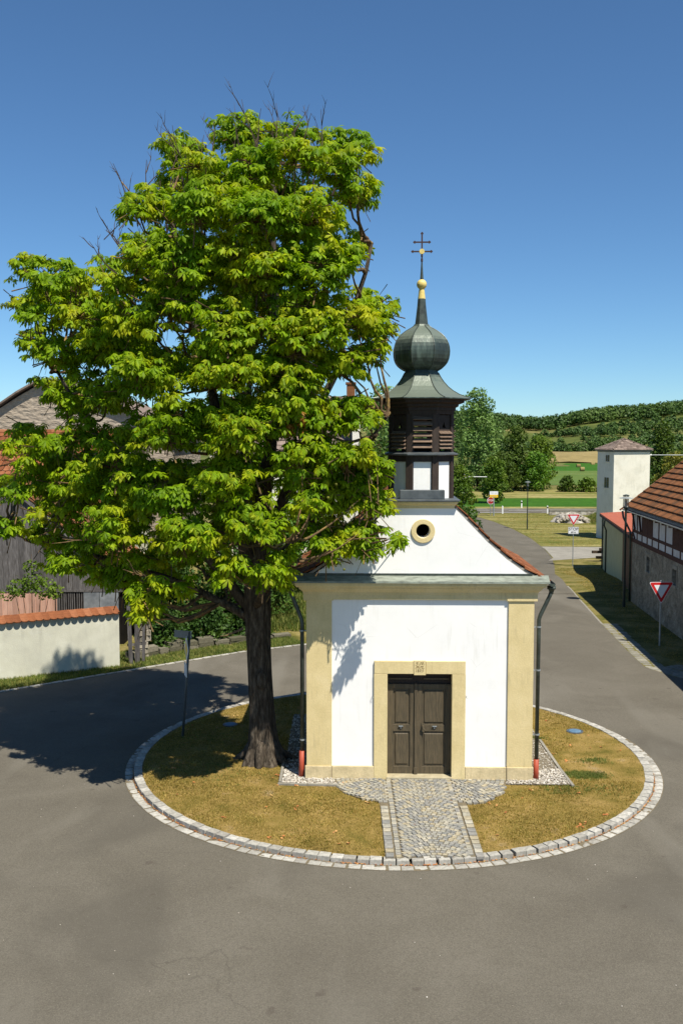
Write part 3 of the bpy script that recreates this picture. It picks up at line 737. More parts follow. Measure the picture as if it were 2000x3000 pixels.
# gable with the round window opening
RP = [(.66, 5.76), (.94, 5.475), (1.34, 5.06), (1.74, 4.70), (2.13, 4.42), (2.34, 4.30)]
gp = [(-x, z - .08) for x, z in RP[::-1]] + [(x + .02, z - .08) for x, z in RP]
gp = [(p[0] + .03 if p[0] < 0 else p[0], p[1]) for p in gp]
OX, OZ = .057, 5.276 - .08
hole = [(OX + .142 * math.cos(2 * math.pi * k / 32), OZ + .142 * math.sin(2 * math.pi * k / 32)) for k in range(32)][::-1]
cp('gable', MB().plate(gp, 0, .38, [hole]), 'plaster')
mb = MB(); n = 40
for r, y in ((.243, 0), (.243, -.03), (.236, -.036), (.15, -.036), (.142, -.028), (.142, .36)):
    mb.v += [(OX + r * math.cos(2 * math.pi * k / n), y, OZ + r * math.sin(2 * math.pi * k / n)) for k in range(n)]
mb.f = [(i * n + k, i * n + (k + 1) % n, (i + 1) * n + (k + 1) % n, (i + 1) * n + k) for i in range(5) for k in range(n)]
cp('round_window', mb, 'sandstone')
cp('void_backboard', MB().box(-.75, .75, 1.2, 1.25, 4.25, 5.5), 'void')  # near-black board added behind the round window so it is not see-through
cp('attic_floor', MB().box(-1.9, 1.9, .40, 4.2, 4.2, 4.24), 'void')
# roof: deck and tiles on a bell-cast slope
RS = [(0, 6.44), (.712, 5.815), (.992, 5.535), (1.393, 5.118), (1.794, 4.758), (2.195, 4.478), (2.62, 4.25)]
roof = bpy.data.objects.new('roof', None); COL.objects.link(roof); roof.parent = CH
mb = MB(); up = RS; lo = [(x, z - .085) for x, z in RS]
for sgn in (-1, 1):
    for i in range(len(RS) - 1):
        q = [(sgn * lo[i][0], lo[i][1] - .08), (sgn * lo[i + 1][0], lo[i + 1][1] - .08), (sgn * up[i + 1][0], up[i + 1][1] - .105), (sgn * up[i][0], up[i][1] - .105)]
        yf = 1.5 if i == 0 else .012
        mb.add([(x, yf, z) for x, z in q] + [(x, 4.42, z) for x, z in q], [(0, 1, 2, 3), (7, 6, 5, 4), (0, 4, 5, 1), (1, 5, 6, 2), (2, 6, 7, 3), (3, 7, 4, 0)])
cp('roof_deck', mb, 'mortar', roof)
def tile_mesh(name, w, l, t, m, round_end=True):
    """lies in the xy plane, lower end towards -y, laid with its own thickness."""
    out = [(-w / 2, l / 2), (w / 2, l / 2)]
    if round_end: out += [(w / 2 * math.cos(a), -l / 2 + w * .32 - w * .32 * math.sin(a)) for a in (0, .5, 1.05, 1.57, 2.09, 2.64, math.pi)]
    else: out += [(w / 2, -l / 2), (-w / 2, -l / 2)]
    mb = MB(); n = len(out)
    mb.add([(x, y, 0) for x, y in out] + [(x, y, t) for x, y in out], [tuple(range(n))[::-1], tuple(range(n, 2 * n))] + [(i, (i + 1) % n, (i + 1) % n + n, i + n) for i in range(n)])
    return mesh_of(name, mb, m)
TM = [tile_mesh('roof_tile', .172, .30, .022, M['tile_red'])]
arc = [0]
for a, b in zip(RS[:-1], RS[1:]): arc.append(arc[-1] + math.dist(a, b))
def on_arc(s):
    for i in range(len(RS) - 1):
        if s <= arc[i + 1] or i == len(RS) - 2:
            t = (s - arc[i]) / (arc[i + 1] - arc[i]); a, b = RS[i], RS[i + 1]
            return a[0] + (b[0] - a[0]) * t, a[1] + (b[1] - a[1]) * t, math.atan2(b[1] - a[1], b[0] - a[0])
for sgn in (1, -1):
    ms = []
    s = arc[-1] - .10; row = 0
    while s > .2:
        x, z, an = on_arc(s)
        for k in range(26):
            y = -.012 + .086 + k * .174 + (.087 if row % 2 else 0)
            if y > 4.5: continue
            if x < .78 and y < 1.55: continue
            dz = .030
            mt = Matrix.Translation((sgn * x, y, z - .105 + dz)) @ Matrix.Rotation(-sgn * (an), 4, 'Y') @ Matrix.Rotation(sgn * math.pi / 2, 4, 'Z') @ Matrix.Rotation(-.085, 4, 'X') @ Matrix.Rotation(random.uniform(-.02, .02), 4, 'Z')
            mt.translation += Vector((0, 0, random.uniform(0, .004)))
            ms.append(mt)
        s -= .155; row += 1
    place_pieces('roof_tile', TM, ms, roof, 150, score=lambda i: ms[i].translation.y, rest_name='tile_field')
# gutters and downpipes
for sgn, xg in ((-1, -2.66), (1, 2.68)):
    mb = MB(); n = 8; rr = .062
    for y in (-.06, 4.45):
        mb.v += [(xg + rr * math.cos(math.pi + math.pi * k / n), y, 4.13 + rr * math.sin(math.pi + math.pi * k / n)) for k in range(n + 1)]
    mb.f = [(k, k + 1, k + n + 2, k + n + 1) for k in range(n)] + [tuple(range(n + 1))]
    g = cp('gutter', mb, 'copper_dark'); so = g.modifiers.new('thick', 'SOLIDIFY'); so.thickness = .006
dp = bpy.data.objects.new('downpipe', None); COL.objects.link(dp); dp.parent = CH
cp('upper_pipe', MB().lathe([(.085, 4.0), (.085, 4.06), (.04, 3.93), (.04, 3.9)], 10, 2.69, .10).tube([(2.69, .1, 3.95), (2.66, .1, 3.86), (2.47, .1, 3.45), (2.445, .1, 3.36), (2.435, .1, .42)], .042, 10), 'copper_dark', dp, smooth=True)
cp('lower_pipe', MB().tube([(2.433, .1, -.08), (2.430, .1, .44)], .055, 12), 'red_pipe', dp, smooth=True)
for z in (3.2, 2.3, .95): cp('clip', MB().lathe([(.05, z), (.05, z + .03)], 10, 2.44, .1).box(2.3, 2.42, .09, .11, z, z + .02), 'galv', dp)
dp = bpy.data.objects.new('downpipe', None); COL.objects.link(dp); dp.parent = CH
cp('upper_pipe', MB().lathe([(.085, 3.97), (.085, 4.04), (.04, 3.9), (.04, 3.88)], 10, -2.64, .10).tube([(-2.64, .1, 3.92), (-2.62, .1, 3.84), (-2.44, .1, 3.38), (-2.415, .1, 3.28), (-2.42, .1, .56)], .042, 10), 'copper_dark', dp, smooth=True)
cp('lower_pipe', MB().tube([(-2.445, .1, -.08), (-2.425, .1, .58)], .055, 12), 'red_pipe', dp, smooth=True)
for z in (3.1, .80): cp('clip', MB().lathe([(.05, z), (.05, z + .03)], 10, -2.42, .1).box(-2.4, -2.3, .09, .11, z, z + .02), 'galv', dp)

# bell turret
BX, BY = .04, .74
TR = bpy.data.objects.new('bell_turret', None); COL.objects.link(TR); TR.parent = CH
def Lp(p): return [(r, z - .08) for r, z in p]
mb = MB()
for p, z in [(0, 5.74), (.03, 5.745), (.04, 5.80), (.09, 5.84), (.10, 5.875), (0, 5.88)]:
    mb.v += [(BX - .60 - p, .0 - p, z - .08), (BX + .62 + p, 0. - p, z - .08), (BX + .62 + p, 1.5, z - .08), (BX - .60 - p, 1.5, z - .08)]
for i in range(5):
    for k in range(4): a = i * 4 + k; b = i * 4 + (k + 1) % 4; mb.f.append((a, b, b + 4, a + 4))
cp('turret_cornice', mb, 'sandstone', TR)
cp('lead_cap', MB().box(BX - .73, BX + .75, -.14, 1.52, 5.802, 5.842), 'lead', TR, bevel=.008)
cp('lead_apron', MB().box(BX - .46, BX + .45, -.02, .2, 5.842, 6.03), 'lead', TR, bevel=.01)
AP = .655
side = 2 * AP * math.tan(math.pi / 8)
for k in range(8):
    a = 2 * math.pi * k / 8
    F = Matrix.Translation((BX, BY, 0)) @ Matrix.Rotation(a, 4, 'Z')      # face k: outward is local -y
    cp('plaster_panel', MB().box(-side / 2 + .06, side / 2 - .06, -AP + .03, -AP + .08, 5.84, 6.62, F), 'plaster', TR)
    P = Matrix.Translation((BX, BY, 0)) @ Matrix.Rotation(a + math.pi / 8, 4, 'Z'); rv = AP / math.cos(math.pi / 8)
    cp('turret_post', MB().box(-.075, .075, -rv + .005, -rv + .14, 5.84, 6.72, P).box(-.065, .065, -rv + .01, -rv + .13, 6.76, 7.60, P), 'beam', TR, bevel=.006)
    cp('turret_rail', MB().box(-side / 2 + .02, side / 2 - .02, -AP + .0, -AP + .07, 6.60, 6.72, F), 'beam', TR)
    diag = k % 2 == 1
    if True:
        x0, x1 = -side / 2 + .05, side / 2 - .05; zt = 7.55; zb = 6.80
        mb = MB().box(x0, x0 + .035, -AP - .012, -AP + .06, zb, zt, F).box(x1 - .035, x1, -AP - .012, -AP + .06, zb, zt, F)
        if diag:
            T = [(x0, zt), (x1, zt), (x1, 7.22), (x0, 7.22)]; H = [(-.055, 7.29), (.055, 7.29), (0, 7.42)]
            q = MB().plate(T, -AP + .02, -AP + .045, [H]); mb.add([F @ Vector(v) for v in q.v], q.f)
        else: mb.box(x0, x1, -AP + .0, -AP + .05, 7.53, 7.60, F)
        cp('louvre_frame', mb, 'beam', TR)
        n = 5 if diag else 6; h = (7.22 if diag else 7.53) - 6.84
        for i in range(n):
            z = 6.86 + h * (i + .45) / n
            S = F @ Matrix.Translation((0, -AP - .005, z)) @ Matrix.Rotation(R(38), 4, 'X')
            cp('slat', MB().box(x0 + .03, x1 - .03, -.055, .075, -.009, .009, S), 'slat', TR)
cp('turret_core', MB().lathe([(.40, 5.84), (.40, 7.0)], 8, BX, BY), 'void', TR)
cp('ledge', MB().lathe(Lp([(.62, 6.80), (.70, 6.80), (.755, 6.82), (.755, 6.845), (.60, 6.89)]), 8, BX, BY), 'lead', TR)
cp('eaves_moulding', MB().lathe(Lp([(.60, 7.64), (.665, 7.645), (.675, 7.72), (.70, 7.725), (.70, 7.78), (.755, 7.81), (.755, 7.85), (.87, 7.885), (.87, 7.93), (.95, 7.95), (.95, 7.965), (.5, 7.97)]), 8, BX, BY), 'beam', TR)
cp('skirt_roof', MB().lathe(Lp([(.90, 7.955), (1.0, 7.955), (1.0, 7.975), (.88, 8.01), (.76, 8.06), (.64, 8.135), (.54, 8.22), (.455, 8.32), (.39, 8.42), (.345, 8.51), (.325, 8.58)]), 8, BX, BY), 'copper', TR)
def onion(r0=.565):
    return [(.30, 8.55), (.36, 8.575), (.425, 8.615), (.48, 8.665), (.52, 8.72), (.548, 8.79), (.562, 8.87), (.566, 8.95), (.558, 9.03), (.54, 9.10), (.505, 9.18), (.46, 9.245), (.40, 9.305), (.33, 9.36), (.26, 9.405), (.20, 9.44), (.155, 9.475), (.135, 9.51)]
cp('onion_dome', MB().lathe(Lp(onion()), 8, BX, BY), 'copper', TR)
mb = MB()
for k in range(8):
    a = 2 * math.pi * k / 8 + math.pi / 8; c8 = 1 / math.cos(math.pi / 8)
    mb.tube([(BX + (r * c8 + .004) * math.sin(a), BY - (r * c8 + .004) * math.cos(a), z) for r, z in Lp(onion())], .011, 5)
    mb.tube([(BX + (r * c8 + .002) * math.sin(a), BY - (r * c8 + .002) * math.cos(a), z) for r, z in Lp([(1.0, 7.977), (.88, 8.01), (.76, 8.06), (.64, 8.135), (.54, 8.22), (.455, 8.32), (.39, 8.42), (.345, 8.51)])], .011, 5)
cp('seam', mb, 'copper_dark', TR)
cp('spire', MB().lathe(Lp([(.14, 9.46), (.128, 9.55), (.108, 9.72), (.088, 9.90), (.078, 10.04)]), 8, BX, BY), 'copper_dark', TR)
cp('spire_tip', MB().lathe(Lp([(.036, 10.42), (.024, 10.6), (.014, 10.80)]), 8, BX, BY), 'copper_dark', TR)
cp('gilt_collar', MB().lathe(Lp([(.080, 10.035), (.066, 10.14), (.054, 10.25)]), 16, BX, BY), 'gold', TR)
mb = MB().lathe([(max(.105 * math.sin(math.pi * i / 10), .012), 10.335 - .08 - .105 * math.cos(math.pi * i / 10)) for i in range(11)], 20, BX, BY)
cp('gilt_ball', mb, 'gold', TR)
zc = -.08
mb = MB().box(BX - .015, BX + .015, BY - .012, BY + .012, 10.78 + zc, 11.36 + zc).lathe(Lp([(.022, 10.80), (.022, 10.86)]), 8, BX, BY).lathe(Lp([(.02, 10.9), (.02, 10.94)]), 8, BX, BY)
for z, hl in ((11.195, .145), (11.005, .185)):
    mb.box(BX - hl, BX + hl, BY - .011, BY + .011, z - .014 + zc, z + .014 + zc)
def trefoil(mb, x, z, dx, dz):
    for ox, oz in ((dx, dz), (dz * .8, dx * .8), (-dz * .8, -dx * .8)):
        cx_, cz_ = x + ox * .018, z + oz * .018
        mb.plate([(cx_ + .016 * math.cos(t), cz_ + .016 * math.sin(t)) for t in [2 * math.pi * q / 8 for q in range(8)]], BY - .010, BY + .010)
for z, hl in ((11.195, .15), (11.005, .19)):
    for sg in (-1, 1): trefoil(mb, BX + sg * hl, z + zc, sg, 0)
trefoil(mb, BX, 11.37 + zc, 0, 1)
cr = cp('cross', mb, 'iron', TR)
cp('gilt_disc', MB().plate([(BX + .054 * math.cos(2 * math.pi * q / 20), 11.005 + zc + .054 * math.sin(2 * math.pi * q / 20)) for q in range(20)], BY - .022, BY + .022), 'gold', TR)
LOBES = [(-2.74,19.19,12.41,0.56),(-3.46,22.36,13.68,0.65),(-1.79,19.17,12.46,0.62),(-2.12,22.37,13.79,0.71),(-1.99,21.27,13.05,0.62),(-0.89,19.27,12.53,0.62),(-1.07,22.31,13.8,0.7),(-0.08,19.46,12.54,0.57),(-0.25,22.19,13.62,0.64),(0.32,19.62,12.68,0.31),(0.35,22.11,13.63,0.35),(0.33,19.62,11.93,0.45),(0.47,22.11,12.65,0.49),(-3.58,19.31,11.8,0.57),(-4.34,22.29,12.76,0.64),(-3.83,18.59,11.44,0.3),(-4.96,22.31,12.89,0.36),(-2.52,18.25,11.31,0.78),(-3.39,22.9,12.8,0.98),(-1.47,18.26,11.32,0.83),(-1.89,22.9,12.75,1.04),(-0.52,18.48,11.27,0.79),(-0.86,22.77,12.5,0.97),(-3.63,18.51,10.75,0.54),(-4.82,22.34,11.84,0.66),(-2.93,18.32,10.38,0.78),(-3.94,22.86,11.45,0.97),(-3.4,21.27,10.91,0.82),(-1.71,18.23,10.27,0.83),(-2.15,22.91,11.31,1.04),(-2.0,21.27,10.8,0.87),(-0.62,18.45,10.31,0.79),(-0.66,22.79,11.3,0.97),(0.02,18.72,10.55,0.43),(0.15,22.62,11.57,0.51),(0.22,18.83,9.49,0.55),(0.42,22.56,10.31,0.66),(-0.76,18.41,9.35,0.79),(-1.03,22.81,10.12,0.97),(-1.96,18.23,9.32,0.78),(-2.5,22.91,10.2,0.98),(-3.19,18.37,9.58,0.69),(-4.23,22.83,10.41,0.85),(-3.7,21.27,9.97,0.72),(-5.9,19.68,10.27,0.45),(-6.72,21.83,10.94,0.49),(-5.21,19.64,10.31,0.37),(-6.13,21.85,10.83,0.4),(-6.13,19.72,9.66,0.42),(-6.91,21.81,10.11,0.46),(-5.23,19.64,9.6,0.68),(-5.86,21.85,10.18,0.75),(-5.82,19.67,8.93,0.5),(-6.55,21.83,9.41,0.55),(-4.73,19.68,8.98,0.68),(-5.25,21.83,9.33,0.75),(-3.97,18.63,9.47,0.55),(-4.99,22.29,10.06,0.66),(-4.24,18.76,10.07,0.3),(-5.19,22.23,11.07,0.36),(-4.81,21.25,10.47,0.31),(-3.46,18.44,8.38,0.74),(-4.63,22.37,8.96,0.91),(-4.0,21.27,8.57,0.77),(-2.21,18.23,8.37,0.78),(-2.76,22.91,9.0,0.98),(-2.58,21.27,8.57,0.82),(-1.01,18.34,8.38,0.79),(-1.11,20.2,8.51,0.82),(0.07,18.75,8.5,0.55),(0.13,18.9,8.68,0.53),(0.62,19.1,8.93,0.31),(0.84,22.41,9.57,0.35),(-4.75,19.68,7.95,0.58),(-5.5,21.83,8.15,0.63),(-3.22,18.37,7.41,0.74),(-4.11,23.86,7.55,0.91),(-1.98,18.23,7.4,0.73),(-2.58,24.0,7.71,0.92),(-2.31,21.3,7.45,0.77),(-0.77,18.41,7.65,0.74),(-0.97,20.2,7.81,0.77),(0.22,18.83,7.66,0.5),(0.31,18.9,7.79,0.48),(-5.63,19.65,8.05,0.32),(-6.46,21.84,8.39,0.35),(-6.42,19.76,6.9,0.4),(-7.21,22.5,7.02,0.43),(-5.75,19.66,7.06,0.37),(-6.67,22.62,7.03,0.4),(-6.67,19.82,6.1,0.32),(-7.59,22.43,6.13,0.34),(-6.75,19.84,5.36,0.24),(-7.68,22.41,5.25,0.26),(-5.29,19.64,6.38,0.63),(-6.26,22.64,6.36,0.69),(-5.68,19.65,5.64,0.5),(-6.37,22.63,5.51,0.55),(-4.3,18.76,6.66,0.65),(-5.28,23.5,6.52,0.78),(-4.28,18.62,5.62,0.7),(-5.33,23.63,5.22,0.84),(-5.59,19.64,4.63,0.42),(-6.54,22.64,4.37,0.46),(-4.81,19.68,4.57,0.5),(-5.58,22.59,4.39,0.55),(-3.81,18.4,4.19,0.34),(-4.9,23.84,3.5,0.42),(-3.23,18.37,6.18,0.74),(-4.16,23.86,6.15,0.91),(-3.75,21.3,6.03,0.77),(-2.96,18.15,5.21,0.68),(-3.97,24.07,4.64,0.86),(-3.48,21.3,4.88,0.72),(-3.23,18.21,4.47,0.34),(-4.39,24.01,3.74,0.43),(-3.77,21.3,4.01,0.36),(-3.71,18.36,3.9,0.22),(-4.75,23.88,3.1,0.27),(-4.3,21.3,3.37,0.23),(-1.98,18.23,6.43,0.73),(-2.43,24.0,6.42,0.92),(-2.32,21.3,6.31,0.77),(-1.73,18.07,5.57,0.68),(-2.41,24.15,5.21,0.86),(-2.04,21.3,5.28,0.72),(-2.08,18.06,4.74,0.36),(-2.76,24.16,3.9,0.46),(-2.45,21.3,4.3,0.38),(-1.45,18.1,4.68,0.27),(-1.96,24.12,3.93,0.34),(-0.77,18.41,6.67,0.69),(-0.67,20.2,6.83,0.72),(-0.53,18.48,5.93,0.69),(-0.41,18.9,6.12,0.67),(0.12,18.77,6.66,0.65),(0.01,18.9,6.69,0.62),(0.32,18.89,5.95,0.51),(0.33,18.9,6.18,0.48),(0.32,18.76,5.3,0.35),(0.29,18.9,5.3,0.34),(-0.23,18.45,5.03,0.27),(-0.18,18.9,5.11,0.26),(0.62,18.9,6.51,0.3),(0.69,18.9,6.66,0.29),(0.62,19.1,9.38,0.31),(0.86,22.41,9.97,0.35)]
# ================================================================== CHESTNUT TREE
TREE = thing('chestnut_tree', 'big old horse chestnut tree with bare twigs at its top, standing left of the chapel', 'tree', (-1.73, 21.0, .08))
def tpart(name, mb, m, parent=None, **k): return part(name, mb, M[m], parent or TREE, keep_world=(parent is None), **k)
# trunk: lobed, flaring foot, hollow scar on the camera side
mb = MB(); n = 28; rows = [(0.0, .50, -1.70), (.15, .39, -1.71), (.4, .32, -1.72), (.8, .285, -1.74), (1.3, .265, -1.76), (1.9, .258, -1.79), (2.5, .262, -1.81), (3.1, .28, -1.83), (3.6, .30, -1.84), (4.2, .28, -1.82)]
mb.v = []
for z, r, cx in rows:
    for k in range(n):
        a = 2 * math.pi * k / n
        lob = 1 + .10 * math.sin(5 * a + .6 + z * .25) * (1.5 if z < .5 else .8) + .05 * math.sin(9 * a - z * .5)
        rr = r * lob + .02 * mnoise.noise(Vector((math.cos(a) * 3, math.sin(a) * 3, z * 1.5)))
        da = abs(((a + math.pi / 2 - .15) + math.pi) % (2 * math.pi) - math.pi)   # towards the camera
        if .3 < z < 2.6 and da < .35: rr -= .055 * (1 - da / .35)
        mb.v.append((cx + rr * math.cos(a), 21 + rr * math.sin(a), z + .06))
mb.f = [(i * n + k, i * n + (k + 1) % n, (i + 1) * n + (k + 1) % n, (i + 1) * n + k) for i in range(len(rows) - 1) for k in range(n)]
trunk = tpart('trunk', mb, 'bark', smooth=True)
s = trunk.modifiers.new('sub', 'SUBSURF'); s.levels = 1; s.render_levels = 1
mb = MB().lathe([(.0, .0), (.05, .012), (.085, 0), (.10, -.03)], 14, cap=False)
sc_m = Matrix.Translation((-1.72, 20.675, 1.95)) @ Matrix.Rotation(R(90), 4, 'X') @ Matrix.Diagonal((1.0, 2.1, 1, 1))
knot = MB().add([sc_m @ Vector(v) for v in mb.v], mb.f)
tpart('knot_scar', knot, 'bark')
def root_flare(a, l, w):
    p = [Vector((-1.71 + math.cos(a) * r, 21 + math.sin(a) * r, z)) for r, z in ((.22, .55), (.38, .26), (.38 + l * .6, .10), (.38 + l, .04))]
    return MB().tube(p, [w, w, w * .7, w * .25], 7)
for a, l, w in ((-.5, .30, .10), (-2.4, .22, .10), (-1.7, .18, .12), (.2, .45, .09), (2.9, .35, .1)): tpart('root', root_flare(a, l, w), 'bark', smooth=True)

def bez(a, b, c, d, n):
    return [a * (1 - t) ** 3 + b * 3 * t * (1 - t) ** 2 + c * 3 * t * t * (1 - t) + d * t ** 3 for t in [i / n for i in range(n + 1)]]
V = Vector
STEMS = [   # main limbs
    bez(V((-1.82, 21, 3.9)), V((-1.7, 21, 6.0)), V((-1.2, 21.2, 9.0)), V((-1.5, 21.1, 13.0)), 16),
    bez(V((-1.9, 21, 3.7)), V((-2.1, 20.8, 6.0)), V((-3.0, 20.9, 9)), V((-3.6, 21, 12.0)), 14),
    bez(V((-1.95, 21, 3.4)), V((-3.0, 20.9, 5.0)), V((-5.0, 20.8, 6.4)), V((-6.1, 21, 8.6)), 12),
    bez(V((-1.95, 20.95, 3.2)), V((-3.1, 20.5, 4.2)), V((-5, 20.3, 4.6)), V((-7.0, 20.4, 5.3)), 12),
    bez(V((-1.7, 20.95, 3.8)), V((-1.0, 20.3, 5.2)), V((.2, 19.6, 6.2)), V((.9, 19.2, 7.6)), 10),
    bez(V((-1.75, 21, 4.6)), V((-.8, 21.3, 7.0)), V((.2, 21, 9)), V((.6, 20.8, 11.2)), 12),
    bez(V((-1.85, 20.9, 3.5)), V((-1.6, 19.8, 4.2)), V((-1.4, 19.0, 4.8)), V((-1.0, 18.6, 5.2)), 8),
    bez(V((-1.9, 21.1, 4.2)), V((-2.2, 22.3, 6.0)), V((-2.4, 23.3, 8)), V((-2.0, 23.6, 10)), 10)]
for i, P in enumerate(STEMS):
    r0 = [.22, .17, .13, .10, .12, .14, .10, .13][i]; n = len(P)
    P = [p + V((random.uniform(-.06, .06), random.uniform(-.06, .06), 0)) if 0 < q else p for q, p in enumerate(P)]
    tpart('limb', MB().tube(P, [r0 * (1 - .75 * q / (n - 1)) for q in range(n)], 9), 'bark', smooth=True)
allp = [(p, q / len(P)) for P in STEMS for q, p in enumerate(P) if q > 1]
random.seed(11)
branches = MB(); 
for (x, y, z, r) in LOBES:
    c = V((x, y, z)); best = min(allp, key=lambda s_: (s_[0] - c).length + max(0, s_[0].z - c.z + .4) * 2.0)
    a = best[0]; mid = a.lerp(c, .5) + V((random.uniform(-.25, .25), random.uniform(-.2, .2), -.25 - .08 * (c - a).length))
    P = bez(a, a.lerp(mid, .7), mid, c, 7); P = [p + V((random.uniform(-.05, .05),) * 3) for p in P]
    r0 = min(.055, .022 + .009 * (c - a).length)
    branches.tube(P, [r0 * (1 - .7 * q / 7) for q in range(8)], 6, cap=False)
branches.tube([(.1, 18.8, 5.2), (.6, 18.68, 5.25), (1.0, 18.66, 5.24)], [.014, .009, .005], 5, cap=False)
b_ob = tpart('branches', branches, 'branch', smooth=True); b_ob['kind'] = 'stuff'

# leaf: 5 to 7 drooping leaflets from one point
def make_leaf(seed):
    r = random.Random(seed); vs = []; fs = []; nl = r.choice((5, 6, 7, 7))
    for k in range(nl):
        t = (k - (nl - 1) / 2) / ((nl - 1) / 2); az = t * R(125) + r.uniform(-.12, .12)
        ln = (.215 - .085 * abs(t) ** 1.5) * r.uniform(.9, 1.1); w = ln * .33
        droop = R(r.uniform(14, 40)); d1 = V((math.cos(az), math.sin(az), 0)); sd_ = V((-math.sin(az), math.cos(az), 0))
        def pt(s, off, dz=0):
            ang = droop * (.45 + .9 * s); p = d1 * (ln * s * math.cos(ang)) + V((0, 0, -ln * s * math.sin(ang))); return p + sd_ * off + V((0, 0, dz))
        o = len(vs); tw = r.uniform(-.012, .012)
        vs += [pt(0, 0), pt(.62, w * .52, -.010 + tw), pt(1, 0), pt(.62, -w * .52, -.010 - tw), pt(.62, 0, .010)]
        fs += [(o, o + 1, o + 4), (o + 1, o + 2, o + 4), (o + 2, o + 3, o + 4), (o + 3, o, o + 4)]
    return np.array([v[:] for v in vs]), np.array([f[:3] for f in fs])
LEAVES = [make_leaf(k) for k in range(10)]
def leaf_frame(p, out, rng, size):
    """petiole direction mostly outwards and level; returns origin, matrix (3x3)."""
    az = math.atan2(out[1], out[0]) + rng.normal(0, .8)
    tilt = rng.normal(R(20), R(18)); roll = rng.normal(0, R(16))
    M3 = np.array((Matrix.Rotation(az, 3, 'Z') @ Matrix.Rotation(tilt, 3, 'Y') @ Matrix.Rotation(roll, 3, 'X')))
    org = np.array(p) + np.array([math.cos(az), math.sin(az), rng.uniform(-.25, .35)]) * rng.uniform(.07, .24)
    return org, M3 * size
rng = np.random.default_rng(5)
LOBES += [(.30, 18.9, 5.35, .46), (.66, 18.9, 5.95, .36), (-.25, 18.95, 4.85, .42), (-.45, 19.0, 5.4, .5), (.50, 18.9, 5.0, .28), (-1.35, 18.6, 4.5, .36), (-1.2, 18.65, 4.9, .25)]
LOBES += [(-5.37,20.0,7.27,0.51),(-4.78,20.2,7.16,0.54),(-3.91,19.4,7.42,0.52),(-4.1,19.6,8.2,0.5),(-5.24,20.2,8.61,0.49),(-6.44,20.3,6.46,0.33),(-5.99,20.2,6.03,0.43),(-5.08,19.8,5.95,0.5),(-4.15,19.2,6.09,0.51),(-3.57,18.9,6.51,0.51),(-5.25,20,5.02,0.45),(-6.15,20.3,5.15,0.38),(-3.88,19.3,4.83,0.44),(-4.37,19.6,4.37,0.34),(-5.82,20.8,6.66,0.5),(-4.98,21,6.44,0.51),(-5.63,21,7.83,0.45),(-4.54,20,8.8,0.48),(-6.63,20.6,7.27,0.3)]
LOBES = [q for q in LOBES if not (q[0] < -4.0 and q[2] > 11.3)]
sub = []
for (x, y, z, r) in LOBES:                                # every lobe breaks up into smaller tufts
    for q in range(5 if r > .7 else 3):
        d = rng.normal(size=3); d /= np.linalg.norm(d)
        sub.append((x + d[0] * r * .56, y + d[1] * r * .5, z + d[2] * r * .50, r * rng.uniform(.32, .50)))
lobes = np.array(sub + [(x, y, z, r * .55) for x, y, z, r in LOBES]); w = lobes[:, 3] ** 2; NSPR = 9200
cnt = (w / w.sum() * NSPR).astype(int)
sprays = []
for (x, y, z, r), c in zip(lobes, cnt):
    for _ in range(max(c, 4)):
        while True:
            d = rng.normal(size=3); d /= np.linalg.norm(d)
            if d[2] > -.75 or rng.random() < .3: break
        # layered tufts: leaves gather on a few levels inside each lobe
        rad = r * rng.uniform(.55, 1.30) * (1 + .12 * math.sin(7 * math.atan2(d[1], d[0]) + x * 5) + .10 * math.sin(5 * d[2] + y * 7))
        p = np.array([x, y, z]) + d * rad * np.array([1, 1, .85])
        if p[0] > -.75 and 4.2 < p[2] < 6.7 and 18.2 < p[1] < 19.25: p[1] = 19.12 + (p[1] - 18.6) * .36   # boughs lie close along the gable
        if p[0] > -.95 and p[1] > 19.62 and p[2] < (7.2 - abs(p[0] - 1.6) * .95 + .3): continue
        if p[0] > -.2 and p[1] > 19.3 and p[2] < 4.4: continue
        if math.hypot(p[0] - 1.62, p[1] - 20.5) < 1.2: continue
        if p[2] < 2.95: continue
        sprays.append((p, d))
for q in range(7): sprays.append((np.array([1.0, 18.66, 5.22]) + rng.normal(size=3) * .07, np.array([.8, -.5, 0.])))
items = []
for p, d in sprays:
    for _ in range(rng.integers(4, 7)):
        o, M3 = leaf_frame(p, d, rng, rng.uniform(.60, .98))
        if o[0] > -.85 and o[1] > 19.66 and o[2] < 7.3 - abs(o[0] - 1.6) * .95: continue
        items.append((o, M3, rng.integers(0, 10)))
# 300 leaves nearest to the viewer are parts
order = sorted(range(len(items)), key=lambda i: (items[i][0][0]) ** 2 + items[i][0][1] ** 2 + (items[i][0][2] - 7.15) ** 2)
lm = []
for k, (v, f) in enumerate(LEAVES):
    me = bpy.data.meshes.new('leaf'); me.from_pydata([tuple(a) for a in v], [], [tuple(int(i) for i in a) for a in f]); me.materials.append(M['leaf']); lm.append(me)
for i in order[:300]:
    o, M3, k = items[i]; ob = bpy.data.objects.new('leaf', lm[k]); COL.objects.link(ob); ob.parent = TREE
    mt = Matrix([[*M3[0], o[0]], [*M3[1], o[1]], [*M3[2], o[2]], [0, 0, 0, 1]])
    ob.matrix_basis = Matrix.Translation((1.73, -21.0, -.08)) @ mt
co = []; fs = []; off = 0
for i in order[300:]:
    o, M3, k = items[i]; v, f = LEAVES[k]; co.append(v @ M3.T + o); fs.append(f + off); off += len(v)
fol = np_mesh('foliage', np.concatenate(co), np.concatenate(fs), M['leaf'], TREE)
fol.matrix_parent_inverse = TREE.matrix_basis.inverted(); fol['kind'] = 'stuff'
